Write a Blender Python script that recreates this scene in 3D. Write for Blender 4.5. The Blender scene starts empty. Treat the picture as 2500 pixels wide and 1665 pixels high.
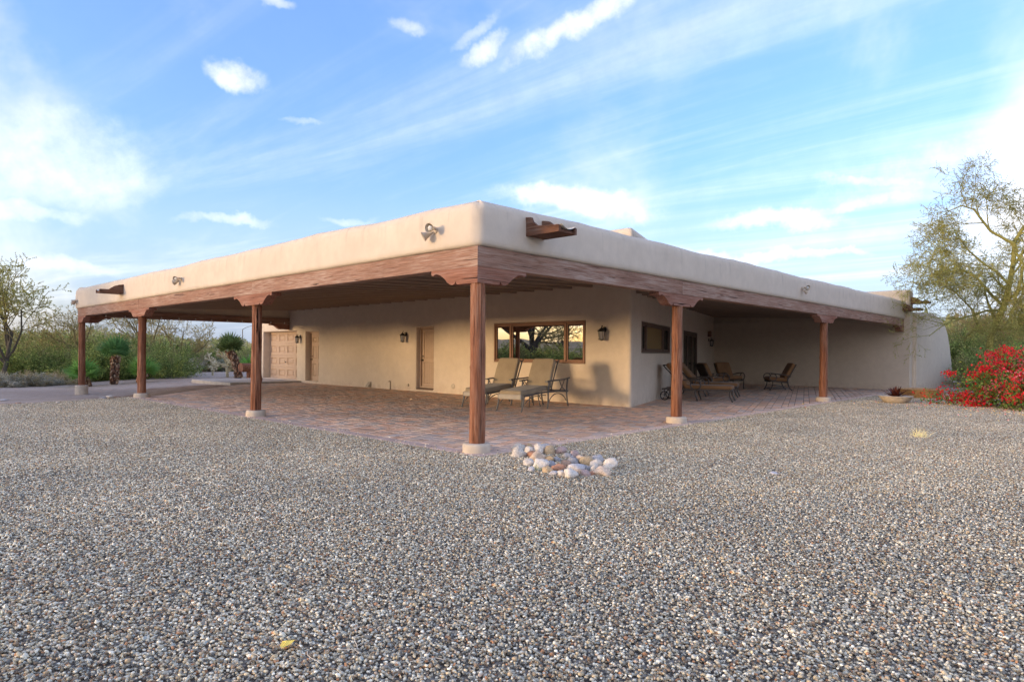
import bpy, bmesh, math, random
import numpy as np
from mathutils import Vector, Matrix, noise as mnoise

sc = bpy.context.scene
R = math.radians
# ------------------------------------------------------------------ camera
cam = bpy.data.cameras.new('camera')
cam_ob = bpy.data.objects.new('camera', cam)
sc.collection.objects.link(cam_ob)
CAM = np.array([-6.044, -6.398, 1.37])
FWD = np.array([.7248, .6887, 0.]); FWD /= np.linalg.norm(FWD)
RGT = np.array([FWD[1], -FWD[0], 0.])
ROLL = math.atan(0.00762)
cam.sensor_width = 36.0
cam.lens = 1572. / 2500. * 36.
cam.shift_y = 28.1 / 2500.
cam.clip_start = .05; cam.clip_end = 6000
cam_ob.matrix_world = Matrix.Translation(CAM) @ Matrix.Rotation(-math.atan2(FWD[0], FWD[1]), 4, 'Z') @ Matrix.Rotation(math.pi/2, 4, 'X') @ Matrix.Rotation(ROLL, 4, 'Z')
sc.camera = cam_ob

def ray(px, py):
    """direction of a pixel of the 2500x1665 photograph"""
    dx, dy = px - 1250., py - 860.6
    c, s = math.cos(ROLL), math.sin(ROLL)
    return FWD + RGT*(c*dx + s*dy)/1572. - np.array([0, 0, 1.])*(-s*dx + c*dy)/1572.
def onz(px, py, z=0.):
    d = ray(px, py); return CAM + d*((z - CAM[2])/d[2])
def atdepth(px, py, dep):
    return CAM + ray(px, py)*dep

# ------------------------------------------------------------------ light
SUN_EL, SUN_AZ = 2.6, 292.0          # degrees; azimuth clockwise from +Y
sdir = Vector((math.sin(R(SUN_AZ))*math.cos(R(SUN_EL)), math.cos(R(SUN_AZ))*math.cos(R(SUN_EL)), math.sin(R(SUN_EL))))
sun = bpy.data.lights.new('sun', 'SUN')
sun.energy = .30; sun.angle = R(9.0); sun.color = (1.0, .68, .38)
sun_ob = bpy.data.objects.new('sun', sun); sc.collection.objects.link(sun_ob)
sun_ob.rotation_euler = (-sdir).to_track_quat('-Z', 'Y').to_euler()
sc.view_settings.view_transform = 'Standard'
sc.view_settings.look = 'None'
sc.view_settings.gamma = 1.0
sc.view_settings.use_curve_mapping = False
sc.view_settings.exposure = 3.25
SKY_STRENGTH = .15

class NT:
    """tiny node-tree helper"""
    def __init__(s, nt): s.n = nt.nodes; s.l = nt.links
    def new(s, t, **kw):
        x = s.n.new(t)
        for k, v in kw.items(): setattr(x, k, v)
        return x
    def put(s, sock, v):
        if v is None: return
        if isinstance(v, bpy.types.NodeSocket): s.l.new(v, sock)
        elif isinstance(v, (tuple, list)) and len(v) == 3 and sock.type == 'RGBA': sock.default_value = (*v, 1)
        else: sock.default_value = v
    def math(s, op, a, b=None, c=None, clamp=False):
        x = s.new('ShaderNodeMath', operation=op, use_clamp=clamp)
        s.put(x.inputs[0], a); s.put(x.inputs[1], b); s.put(x.inputs[2], c); return x.outputs[0]
    def vmath(s, op, a, b=None):
        x = s.new('ShaderNodeVectorMath', operation=op)
        s.put(x.inputs[0], a); s.put(x.inputs[1], b)
        return x.outputs['Value'] if op in ('DOT_PRODUCT', 'LENGTH', 'DISTANCE') else x.outputs[0]
    def mix(s, f, a, b, blend='MIX'):
        x = s.new('ShaderNodeMix', data_type='RGBA', blend_type=blend)
        s.put(x.inputs[0], f); s.put(x.inputs[6], a); s.put(x.inputs[7], b); return x.outputs[2]
    def noise(s, vec, scale, detail=4, rough=.55, dist=0.):
        x = s.new('ShaderNodeTexNoise'); s.put(x.inputs['Vector'], vec)
        x.inputs['Scale'].default_value = scale; x.inputs['Detail'].default_value = detail
        x.inputs['Roughness'].default_value = rough; x.inputs['Distortion'].default_value = dist
        return x.outputs[0]
    def mapr(s, v, a, b, c=0., d=1., smooth=False):
        x = s.new('ShaderNodeMapRange', interpolation_type='SMOOTHSTEP' if smooth else 'LINEAR')
        s.put(x.inputs[0], v)
        for i, q in enumerate((a, b, c, d)): x.inputs[1+i].default_value = q
        return x.outputs[0]
    def ramp(s, f, stops):
        x = s.new('ShaderNodeValToRGB'); s.put(x.inputs[0], f); e = x.color_ramp.elements
        while len(e) < len(stops): e.new(.5)
        for q, (p, c) in zip(e, stops): q.position = p; q.color = (*c, 1)
        return x.outputs[0]
    def scale(s, vec, v):
        x = s.new('ShaderNodeMapping'); s.put(x.inputs[0], vec); x.inputs['Scale'].default_value = v; return x.outputs[0]

# ------------------------------------------------------------------ world
world = bpy.data.worlds.new('World'); sc.world = world; world.use_nodes = True
W = NT(world.node_tree)
sky = W.new('ShaderNodeTexSky', sky_type='NISHITA', sun_disc=False)
sky.sun_elevation = R(SUN_EL); sky.sun_rotation = R(SUN_AZ)
sky.air_density = 1.0; sky.dust_density = 5.0; sky.ozone_density = 2.0; sky.altitude = 600
gen = W.new('ShaderNodeTexCoord').outputs['Generated']
sep = W.new('ShaderNodeSeparateXYZ'); W.put(sep.inputs[0], gen)
elev = sep.outputs[2]
# wispy high cirrus: noise on the plane of the cloud layer, streaked
zc = W.math('MAXIMUM', elev, .03)
cx = W.math('DIVIDE', sep.outputs[0], zc); cy = W.math('DIVIDE', sep.outputs[1], zc)
comb = W.new('ShaderNodeCombineXYZ'); W.put(comb.inputs[0], cx); W.put(comb.inputs[1], cy)
mp = W.new('ShaderNodeMapping'); W.put(mp.inputs[0], comb.outputs[0])
mp.inputs['Rotation'].default_value = (0, 0, 0); mp.inputs['Scale'].default_value = (.85, .15, 1)
n1 = W.noise(mp.outputs[0], 1.1, 6, .6, .6)
cir = W.math('ADD', W.mapr(n1, .42, .76, 0, .36, True), .03)
# separate clouds, each at its own bearing and height in the sky
warp = W.new('ShaderNodeTexNoise'); W.put(warp.inputs['Vector'], gen)
warp.inputs['Scale'].default_value = 9; warp.inputs['Detail'].default_value = 5; warp.inputs['Roughness'].default_value = .62
wv = W.vmath('SUBTRACT', warp.outputs[1], (.5, .5, .5))
wsc = W.new('ShaderNodeVectorMath', operation='SCALE'); W.put(wsc.inputs[0], wv); wsc.inputs['Scale'].default_value = .075
wd_ = W.vmath('ADD', gen, wsc.outputs[0])
fine = W.noise(gen, 26, 6, .65)
clouds = None
for px, py, hw, hh, rot, amp in ((120, 395, 235, 120, -6, .42), (1400, 72, 150, 30, -24, .85), (578, 178, 62, 30, 12, .85), (1178, 122, 55, 20, -30, .75), (1150, 85, 60, 14, -35, .35),
        (1410, 490, 185, 36, 10, 1.0), (1905, 533, 140, 24, 6, .75), (1830, 612, 190, 16, 4, .6), (2380, 385, 360, 70, -9, .38), (2150, 445, 150, 16, 8, .5), (2080, 505, 190, 14, -8, .4),
        (555, 534, 100, 13, 0, .45), (850, 545, 65, 13, 0, .4), (170, 655, 95, 20, 0, .38), (672, 5, 40, 16, 0, .6), (1005, 62, 38, 18, 15, .55), (60, 525, 130, 22, 0, .45), (2000, 610, 120, 10, 4, .5), (735, 295, 45, 9, -12, .3)):
    d = ray(px, py); d /= np.linalg.norm(d)
    e1 = np.cross(d, (0, 0, 1)); e1 /= np.linalg.norm(e1); e2 = np.cross(e1, d)
    c, s = math.cos(R(rot)), math.sin(R(rot))
    ax, ay = c*e1 - s*e2, s*e1 + c*e2
    k = 1572.*math.hypot(1, (px-1250)/1572.)
    a = W.math('DIVIDE', W.vmath('DOT_PRODUCT', wd_, tuple(ax)), hw/k)
    b = W.math('DIVIDE', W.math('SUBTRACT', W.vmath('DOT_PRODUCT', wd_, tuple(ay)), 0.), hh/k)
    r2 = W.math('ADD', W.math('MULTIPLY', a, a), W.math('MULTIPLY', b, b))
    front = W.math('GREATER_THAN', W.vmath('DOT_PRODUCT', gen, tuple(d)), 0.)
    m = W.math('MULTIPLY', W.math('SUBTRACT', 1.25, r2, clamp=False), front)
    m = W.math('ADD', m, W.math('MULTIPLY', W.math('SUBTRACT', fine, .5), 1.6))
    m = W.math('MULTIPLY', W.mapr(m, -.30, 2.0, 0, 1, True), amp)
    m = W.math('MULTIPLY', m, W.mapr(r2, 2.2, .6, 0, 1, True))
    clouds = m if clouds is None else W.math('MAXIMUM', clouds, m)
# broad warm-white cloud sheets added to brighten the ambient light, mostly outside the frame
sheet = W.new('ShaderNodeTexNoise', noise_dimensions='4D'); W.put(sheet.inputs['Vector'], gen)
sheet.inputs['W'].default_value = 21.75; sheet.inputs['Scale'].default_value = 1.15; sheet.inputs['Detail'].default_value = 7; sheet.inputs['Roughness'].default_value = .56; sheet.inputs['Distortion'].default_value = .35
shc = W.mapr(sheet.outputs[0], .48, .66, 0, .74, True)
gm = W.new('ShaderNodeGamma'); W.put(gm.inputs[0], sky.outputs[0]); gm.inputs[1].default_value = .85
grade = W.mix(1., gm.outputs[0], (.49, .61, .93), 'MULTIPLY')
lum = W.new('ShaderNodeRGBToBW'); W.put(lum.inputs[0], grade)
cl_b = W.math('ADD', W.math('MULTIPLY', lum.outputs[0], .9), 1.15)
ccol = W.mix(1., cl_b, (.70, .70, .73), 'MULTIPLY')
ccol = W.mix(1., ccol, W.mapr(fine, .3, .7, .82, 1.08), 'MULTIPLY')
# pale haze low on the horizon
sunward = W.vmath('DOT_PRODUCT', gen, tuple(sdir))
hz = W.math('MULTIPLY', W.mapr(elev, .0, .30, .75, 0., True), W.mapr(sunward, -.1, .55, 1., 0., True))
hazecol = W.mix(1., W.math('ADD', W.math('MULTIPLY', lum.outputs[0], .55), .55), (.74, .90, 1.20), 'MULTIPLY')
base = W.mix(hz, grade, hazecol)
final = W.mix(shc, base, W.mix(1., cl_b, (.92, .82, .74), 'MULTIPLY'))
final = W.mix(cir, final, ccol)
final = W.mix(clouds, final, ccol)
bg = world.node_tree.nodes['Background']; W.put(bg.inputs[0], final); bg.inputs[1].default_value = SKY_STRENGTH

# ------------------------------------------------------------------ object helpers
COL = sc.collection
def tag(o, label=None, cat=None, group=None, kind=None):
    if label: o['label'] = label
    if cat: o['category'] = cat
    if group: o['group'] = group
    if kind: o['kind'] = kind
    return o
def empty(name, loc=(0, 0, 0), rz=0., label=None, cat=None, group=None):
    o = bpy.data.objects.new(name, None); COL.objects.link(o); o.empty_display_size = .2
    o.location = loc; o.rotation_euler = (0, 0, rz)
    return tag(o, label, cat, group)
def link(name, me, mat, parent=None):
    if mat is not None and not me.materials: me.materials.append(mat)
    o = bpy.data.objects.new(name, me); COL.objects.link(o)
    if parent is not None: o.parent = parent
    return o
def copy_tree(o, parent=None):
    c = o.copy(); COL.objects.link(c)
    if parent is not None: c.parent = parent
    for ch in list(o.children): copy_tree(ch, c)
    return c

class MB:
    def __init__(s): s.v = []; s.f = []; s.c = []
    def add(s, vs, fs, col=None):
        o = len(s.v); s.v += [tuple(map(float, p)) for p in vs]; s.f += [tuple(i+o for i in f) for f in fs]
        s.c += [col or (1, 1, 1)]*len(vs); return s
    def box(s, c, d, M=None, col=None):
        x, y, z = d[0]/2, d[1]/2, d[2]/2
        vs = [Vector((c[0]+i*x, c[1]+j*y, c[2]+k*z)) for k in (-1, 1) for j in (-1, 1) for i in (-1, 1)]
        if M is not None: vs = [M @ p for p in vs]
        return s.add(vs, [(0, 2, 3, 1), (4, 5, 7, 6), (0, 1, 5, 4), (2, 6, 7, 3), (0, 4, 6, 2), (1, 3, 7, 5)], col)
    def bbox(s, a, b, bev=.004, col=None):
        """axis box from corner a to b with chamfered edges"""
        a = np.array(a, float); b = np.array(b, float)
        bm = bmesh.new(); bmesh.ops.create_cube(bm, size=1)
        for v in bm.verts: v.co = Vector((a+b)/2) + Vector((v.co.x*(b[0]-a[0]), v.co.y*(b[1]-a[1]), v.co.z*(b[2]-a[2])))
        if bev: bmesh.ops.bevel(bm, geom=bm.edges[:], offset=bev, segments=1, affect='EDGES')
        bm.verts.index_update()
        s.add([v.co[:] for v in bm.verts], [[v.index for v in f.verts] for f in bm.faces], col); bm.free(); return s
    def tube(s, pts, r, n=8, cap=True, col=None, closed=False):
        P = [Vector(p) for p in pts]; m = len(P)
        rr = [r]*m if isinstance(r, (int, float)) else r
        vs = []; prev = None
        for i, p in enumerate(P):
            if closed: t = (P[(i+1) % m] - P[i-1]).normalized()
            else: t = (P[min(i+1, m-1)] - P[max(i-1, 0)]).normalized()
            if prev is None:
                a = Vector((0, 0, 1)) if abs(t.z) < .9 else Vector((1, 0, 0))
                u = t.cross(a).normalized()
            else:
                u = (prev - t*prev.dot(t)).normalized()
            prev = u; w = t.cross(u)
            for k in range(n):
                an = 2*math.pi*k/n; vs.append(p + (u*math.cos(an) + w*math.sin(an))*rr[i])
        fs = []
        for i in range(m if closed else m-1):
            j = (i+1) % m
            for k in range(n):
                k2 = (k+1) % n; fs.append((i*n+k, i*n+k2, j*n+k2, j*n+k))
        if cap and not closed: fs += [tuple(range(n))[::-1], tuple((m-1)*n+k for k in range(n))]
        return s.add(vs, fs, col)
    def lathe(s, prof, n=20, M=None, col=None, cap=True):
        vs = []; fs = []
        for r, z in prof:
            for k in range(n):
                a = 2*math.pi*k/n; p = Vector((r*math.cos(a), r*math.sin(a), z)); vs.append(M @ p if M is not None else p)
        m = len(prof)
        for i in range(m-1):
            for k in range(n):
                k2 = (k+1) % n; fs.append((i*n+k, i*n+k2, (i+1)*n+k2, (i+1)*n+k))
        if cap:
            if prof[0][0] > 1e-4: fs.append(tuple(range(n))[::-1])
            if prof[-1][0] > 1e-4: fs.append(tuple((m-1)*n+k for k in range(n)))
        return s.add(vs, fs, col)
    def prism(s, poly, t0, t1, fn, col=None):
        n = len(poly); vs = [fn(a, b, t0) for a, b in poly] + [fn(a, b, t1) for a, b in poly]
        fs = [(i, (i+1) % n, n+(i+1) % n, n+i) for i in range(n)] + [tuple(range(n))[::-1], tuple(range(n, 2*n))]
        return s.add(vs, fs, col)
    def squad(s, c, h, e1=.35, e2=.35, M=None, nu=28, nv=14, col=None):
        """rounded cushion (superquadric), half sizes h"""
        vs = []; sp = lambda w, e: math.copysign(abs(w)**e, w)
        for j in range(nv+1):
            ph = -math.pi/2 + math.pi*j/nv
            for i in range(nu):
                th = 2*math.pi*i/nu
                p = Vector((c[0]+h[0]*sp(math.cos(ph), e1)*sp(math.cos(th), e2), c[1]+h[1]*sp(math.cos(ph), e1)*sp(math.sin(th), e2), c[2]+h[2]*sp(math.sin(ph), e1)))
                vs.append(M @ p if M is not None else p)
        fs = [(j*nu+i, j*nu+(i+1) % nu, (j+1)*nu+(i+1) % nu, (j+1)*nu+i) for j in range(nv) for i in range(nu)]
        return s.add(vs, fs, col)
    def build(s, name, mat, parent=None, smooth=False, angle=None, cols=False):
        me = bpy.data.meshes.new(name); me.from_pydata(s.v, [], s.f)
        if cols:
            at = me.attributes.new('Col', 'FLOAT_COLOR', 'POINT')
            at.data.foreach_set('color', np.hstack([np.array(s.c, float), np.ones((len(s.c), 1))]).ravel())
        bm = bmesh.new(); bm.from_mesh(me); bmesh.ops.recalc_face_normals(bm, faces=bm.faces[:]); bm.to_mesh(me); bm.free()
        if smooth:
            me.polygons.foreach_set('use_smooth', [True]*len(me.polygons))
            if angle: me.set_sharp_from_angle(angle=R(angle))
        me.update()
        return link(name, me, mat, parent)

def np_mesh(name, V, F, col=None, smooth=False):
    V = np.asarray(V, np.float32); F = np.asarray(F, np.int32); k = F.shape[1]
    me = bpy.data.meshes.new(name)
    me.vertices.add(len(V)); me.vertices.foreach_set('co', V.ravel())
    me.loops.add(F.size); me.loops.foreach_set('vertex_index', F.ravel())
    me.polygons.add(len(F)); me.polygons.foreach_set('loop_start', np.arange(0, F.size, k, dtype=np.int32))
    if col is not None:
        at = me.attributes.new('Col', 'FLOAT_COLOR', 'POINT')
        at.data.foreach_set('color', np.hstack([col, np.ones((len(col), 1))]).astype(np.float32).ravel())
    if smooth: me.polygons.foreach_set('use_smooth', np.ones(len(F), bool))
    me.update(calc_edges=True)
    return me

# ------------------------------------------------------------------ materials
def newmat(name, rough=.8, spec=.3):
    m = bpy.data.materials.new(name); m.use_nodes = True
    t = NT(m.node_tree); b = m.node_tree.nodes['Principled BSDF']
    b.inputs['Roughness'].default_value = rough; b.inputs['Specular IOR Level'].default_value = spec
    return m, t, b
def bump(t, b, h, strength=.4, dist=.01):
    x = t.new('ShaderNodeBump'); x.inputs['Strength'].default_value = strength; x.inputs['Distance'].default_value = dist
    t.put(x.inputs['Height'], h); t.l.new(x.outputs[0], b.inputs['Normal'])
def obj_co(t): return t.new('ShaderNodeTexCoord').outputs['Object']
def simple(name, col, rough=.6, spec=.3, var=.12, scale=12, metal=0., bmp=0.):
    m, t, b = newmat(name, rough, spec); co = obj_co(t)
    n = t.noise(co, scale, 5)
    f = t.mapr(n, .3, .7, 1-var, 1+var)
    t.put(b.inputs['Base Color'], t.mix(1., col, f, 'MULTIPLY')); b.inputs['Metallic'].default_value = metal
    if bmp: bump(t, b, n, bmp, .01)
    return m
def attr_mat(name, rough=.8, spec=.25, var=.25, scale=30, transl=0., bmp=0., gain=1.):
    m, t, b = newmat(name, rough, spec)
    a = t.new('ShaderNodeAttribute', attribute_name='Col').outputs[0]
    n = t.noise(obj_co(t), scale, 4)
    c = t.mix(1., a, t.mapr(n, .25, .75, (1-var)*gain, (1+var)*gain), 'MULTIPLY')
    t.put(b.inputs['Base Color'], c)
    if bmp: bump(t, b, n, bmp, .01)
    if transl:
        tr = t.new('ShaderNodeBsdfTranslucent'); t.put(tr.inputs[0], c)
        mx = t.new('ShaderNodeMixShader'); mx.inputs[0].default_value = transl
        t.l.new(b.outputs[0], mx.inputs[1]); t.l.new(tr.outputs[0], mx.inputs[2])
        t.l.new(mx.outputs[0], m.node_tree.nodes['Material Output'].inputs[0])
    return m

def stucco_mat():
    m, t, b = newmat('stucco', .92, .15); co = obj_co(t)
    big = t.noise(co, .9, 5, .6); mid = t.noise(co, 5, 5, .6); fn = t.noise(co, 140, 3, .6)
    c = t.mix(t.mapr(big, .3, .7), (.66, .56, .44), (.74, .63, .50))
    c = t.mix(t.mapr(mid, .38, .72, 0, .5), c, (.60, .505, .395))
    # weather streaks below the parapet top
    st = t.noise(t.scale(co, (5, 5, .35)), 1.6, 5, .65)
    sp = t.new('ShaderNodeSeparateXYZ'); t.put(sp.inputs[0], co)
    hi = t.mapr(sp.outputs[2], 2.9, 3.45, 0, 1, True)
    f = t.math('MULTIPLY', t.mapr(st, .52, .74, 0, .45, True), hi)
    c = t.mix(f, c, (.36, .31, .245))
    lo = t.math('MULTIPLY', t.mapr(sp.outputs[2], .0, .35, .5, 0, True), t.mapr(mid, .4, .7))
    c = t.mix(lo, c, (.50, .38, .27))
    t.put(b.inputs['Base Color'], c)
    h = t.math('ADD', fn, t.math('MULTIPLY', t.noise(co, 14, 4), 1.6))
    bump(t, b, h, .35, .006)
    return m
STUCCO = stucco_mat()

def wood_mat(name, dark, mid, grey, weather=.5, axis=0, bm=.6):
    """grain runs along the object's local axis"""
    m, t, b = newmat(name, .82, .2); co = obj_co(t)
    sv = [9., 9., 9.]; sv[axis] = .55
    oi = t.new('ShaderNodeObjectInfo')
    off = t.new('ShaderNodeVectorMath', operation='SCALE'); t.put(off.inputs[0], (7.3, 3.1, 5.7)); t.put(off.inputs['Scale'], oi.outputs['Random'])
    v = t.vmath('ADD', co, off.outputs[0])
    g = t.noise(t.scale(v, tuple(sv)), 2.2, 7, .68, 1.3)
    sv2 = [26., 26., 26.]; sv2[axis] = 1.0
    g2 = t.noise(t.scale(v, tuple(sv2)), 2.4, 4, .6, .4)
    sv3 = [1.6, 1.6, 1.6]; sv3[axis] = .7
    big = t.noise(t.scale(v, tuple(sv3)), 1.3, 4, .6)
    c = t.mix(t.mapr(g, .36, .62), dark, mid)
    wf = t.math('MULTIPLY', t.mapr(g2, .42, .62), t.mapr(big, .34, .62, 0, weather*1.6), clamp=True)
    c = t.mix(wf, c, grey)
    crack = t.mapr(t.noise(t.scale(v, tuple(sv2)), 1.1, 3, .5, .5), .30, .35)
    c = t.mix(crack, tuple(q*.25 for q in dark), c)
    t.put(b.inputs['Base Color'], c)
    bump(t, b, t.math('ADD', t.math('MULTIPLY', g2, .7), t.math('ADD', g, t.math('MULTIPLY', crack, 1.2))), bm, .012)
    return m
BEAM = wood_mat('beam_wood', (.21, .108, .070), (.36, .20, .135), (.46, .33, .255), .7, bm=.4)
CORBEL = wood_mat('corbel_wood', (.19, .078, .047), (.33, .15, .095), (.46, .30, .235), .45)
POST = wood_mat('post_wood', (.13, .046, .023), (.33, .135, .068), (.48, .27, .175), .45, axis=2, bm=.9)
JOIST = simple('joist_wood', (.36, .27, .205), .85, .15, .10, 1.5)
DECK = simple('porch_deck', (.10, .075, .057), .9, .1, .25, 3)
CANALE = wood_mat('canale_wood', (.09, .040, .022), (.20, .088, .050), (.24, .17, .13), .35, axis=1)
CONCRETE = simple('pedestal_plaster', (.60, .50, .385), .9, .15, .12, 7, bmp=.25)
SLAB = simple('slab_concrete', (.50, .45, .385), .9, .15, .15, 3, bmp=.15)
DOORP = simple('door_paint', (.53, .39, .28), .6, .3, .06, 6)
FRAMEP = simple('window_frame_paint', (.25, .13, .078), .55, .35, .12, 15)
FRAMED = simple('dark_frame', (.13, .08, .055), .5, .35, .1, 15)
BLACKM = simple('black_iron', (.018, .016, .015), .45, .5, .2, 30)
BRASS = simple('handle_metal', (.10, .085, .07), .3, .5, .1, 30, metal=.8)
GREYM = simple('aged_aluminium', (.135, .13, .122), .5, .4, .25, 25)
DARKM = simple('dark_bronze_metal', (.085, .065, .052), .45, .45, .2, 25)
LIGHTM = simple('fixture_paint', (.52, .44, .34), .5, .4, .1, 20)
WHITE = simple('white_plastic', (.70, .68, .62), .5, .4, .08, 12)
LINER = simple('canale_liner', (.66, .60, .50), .8, .2, .15, 14)
RUBBER = simple('rubber', (.02, .02, .02), .7, .3)
def fabric(name, col):
    m, t, b = newmat(name, .95, .1); co = obj_co(t)
    w = t.noise(co, 160, 2); f = t.noise(co, 3, 4)
    t.put(b.inputs['Base Color'], t.mix(1., col, t.math('ADD', t.mapr(w, .3, .7, -.08, .08), t.mapr(f, .3, .7, .86, 1.12)), 'MULTIPLY'))
    b.inputs['Sheen Weight'].default_value = .15
    bump(t, b, w, .25, .003); return m
TANF = fabric('tan_fabric', (.37, .295, .20))
SLING = fabric('sling_fabric', (.45, .40, .33))
BROWNF = fabric('brown_fabric', (.27, .145, .068))
def glass_mat(name, tint, refl, rough=.01):
    m, t, b = newmat(name, .3, .5); b.inputs['Base Color'].default_value = (*tint, 1); b.inputs['Specular IOR Level'].default_value = 0; b.inputs['Roughness'].default_value = 1
    g = t.new('ShaderNodeBsdfGlossy'); g.inputs[0].default_value = (1, 1, 1, 1); g.inputs['Roughness'].default_value = rough
    fr = t.new('ShaderNodeLayerWeight'); fr.inputs[0].default_value = .25
    mx = t.new('ShaderNodeMixShader'); t.put(mx.inputs[0], t.math('ADD', t.math('MULTIPLY', fr.outputs[0], .6), refl, clamp=True))
    t.l.new(b.outputs[0], mx.inputs[1]); t.l.new(g.outputs[0], mx.inputs[2])
    t.l.new(mx.outputs[0], m.node_tree.nodes['Material Output'].inputs[0]); return m
GLASS = glass_mat('window_glass', (.010, .009, .008), .5)
SHADE = glass_mat('shaded_glass', (.26, .175, .075), .05, .05)
DGLASS = glass_mat('door_glass', (.008, .012, .010), .05)
LGLASS = glass_mat('lantern_glass', (.42, .40, .36), .15)
PAVER = attr_mat('paver', .88, .2, .16, 38, bmp=.25, gain=2.4)
GRAVEL = attr_mat('gravel_stone', .75, .3, .30, 90, gain=1.88)
_t = NT(GRAVEL.node_tree); _b = GRAVEL.node_tree.nodes['Principled BSDF']; _src = _b.inputs['Base Color'].links[0].from_socket
_pos = _t.new('ShaderNodeNewGeometry').outputs['Position']
_c = _t.mix(1., _src, _t.mix(_t.mapr(_t.noise(_pos, .55, 4, .6), .35, .65), (.88, .87, .86), (1.12, 1.08, 1.03)), 'MULTIPLY')
_t.put(_b.inputs['Base Color'], _c)
LEAF = attr_mat('leaf', .7, .25, .18, 3, transl=.42, gain=2.4)
PETAL = attr_mat('petal', .7, .2, .12, 5, transl=.4, gain=1.35)
BARKC = attr_mat('bark', .85, .2, .25, 14, bmp=.3, gain=1.4)
ROCK = attr_mat('river_rock', .88, .2, .34, 5, bmp=.8, gain=1.12)
TERRA = simple('terracotta_glaze', (.46, .27, .115), .6, .35, .25, 9)
POTW = simple('cream_pot', (.62, .52, .40), .75, .3, .16, 8, bmp=.2)
AGAVE = simple('red_agave', (.085, .022, .014), .5, .35, .4, 10)

def ground_mat():
    m, t, b = newmat('desert_soil', .95, .1); co = obj_co(t)
    a = t.noise(co, .25, 5); f = t.noise(co, 4, 6, .65); g = t.noise(co, 55, 3, .7)
    c = t.mix(t.mapr(a, .35, .65), (.46, .345, .265), (.57, .46, .37))
    c = t.mix(t.mapr(f, .40, .68, 0, .55), c, (.27, .185, .135))
    c = t.mix(1., c, t.mapr(g, .3, .7, .72, 1.28), 'MULTIPLY')
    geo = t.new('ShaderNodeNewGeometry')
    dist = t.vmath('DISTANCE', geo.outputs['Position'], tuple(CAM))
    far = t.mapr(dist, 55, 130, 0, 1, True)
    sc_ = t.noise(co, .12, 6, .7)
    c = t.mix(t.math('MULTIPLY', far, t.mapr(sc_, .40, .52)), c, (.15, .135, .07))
    t.put(b.inputs['Base Color'], c); bump(t, b, t.math('ADD', g, f), .5, .02); return m
def gravel_base_mat():
    m, t, b = newmat('gravel_bed', .9, .2); co = obj_co(t)
    v = t.new('ShaderNodeTexVoronoi'); t.put(v.inputs[0], co); v.inputs['Scale'].default_value = 48
    sv = t.new('ShaderNodeSeparateColor'); t.put(sv.inputs[0], v.outputs['Color'])
    c = t.ramp(sv.outputs[0], [(0, (.09, .08, .066)), (.25, (.22, .18, .14)), (.6, (.32, .28, .23)), (.85, (.46, .40, .32)), (1, (.62, .57, .48))])
    c = t.mix(t.mapr(v.outputs['Distance'], .3, .75, 0, .7), c, (.07, .058, .046))
    t.put(b.inputs['Base Color'], c); bump(t, b, v.outputs['Distance'], -.8, .01); return m

# ------------------------------------------------------------------ terrain
def sstep(v, a, b):
    t = np.clip((np.asarray(v, float)-a)/(b-a), 0, 1); return t*t*(3-2*t)
def tz(x, y):
    x = np.asarray(x, float); y = np.asarray(y, float)
    dx, dy = x-CAM[0], y-CAM[1]; r = np.hypot(dx, dy); az = np.degrees(np.arctan2(dy, dx))
    z = -.03 - .20*sstep(y, 13.2, 20)*sstep(x, 6, 0) - .10*sstep(y, 24, 40)
    roll = np.sin(x*.021+1.3)*np.cos(y*.017-.4) + .5*np.sin(x*.05+y*.043)
    z = z + sstep(r, 45, 160)*(.5*roll)
    lf = sstep(az, 50, 62)
    z = z + lf*sstep(r, 110, 420)*(5.5+2.5*np.sin(az*.35)+1.2*np.sin(az*1.3+2))
    rt = 1-sstep(az, 12, 30)
    z = z + rt*(sstep(r, 34, 80)*2.9+sstep(r, 70, 260)*6)
    bk = sstep(np.abs(az-0), 95, 115)
    z = z + bk*sstep(r, 150, 700)*(7+4*np.sin(az*.11)+2*np.sin(az*.37))
    return z
rs = np.concatenate([np.linspace(0, 60, 61), np.geomspace(62, 4000, 60)]); na = 200
aa = np.linspace(0, 2*np.pi, na, endpoint=False)
gx = CAM[0]+rs[1:, None]*np.cos(aa); gy = CAM[1]+rs[1:, None]*np.sin(aa)
V = np.stack([gx, gy, tz(gx, gy)], -1).reshape(-1, 3)
V = np.vstack([V, [[CAM[0], CAM[1], -.03]]])
n_r = len(rs)-1
ii, jj = np.meshgrid(np.arange(n_r-1), np.arange(na), indexing='ij'); j2 = (jj+1) % na
F = np.stack([ii*na+jj, (ii+1)*na+jj, (ii+1)*na+j2, ii*na+j2], -1).reshape(-1, 4)
Fc = np.array([[len(V)-1, j, (j+1) % na, (j+1) % na] for j in range(na)])
me = bpy.data.meshes.new('desert_ground')
me.from_pydata(V.tolist(), [], F.tolist()+[f[:3].tolist() for f in Fc]); me.polygons.foreach_set('use_smooth', [True]*len(me.polygons)); me.update()
GROUND_M = ground_mat()
tag(link('ground', me, GROUND_M), kind='structure')

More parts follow.
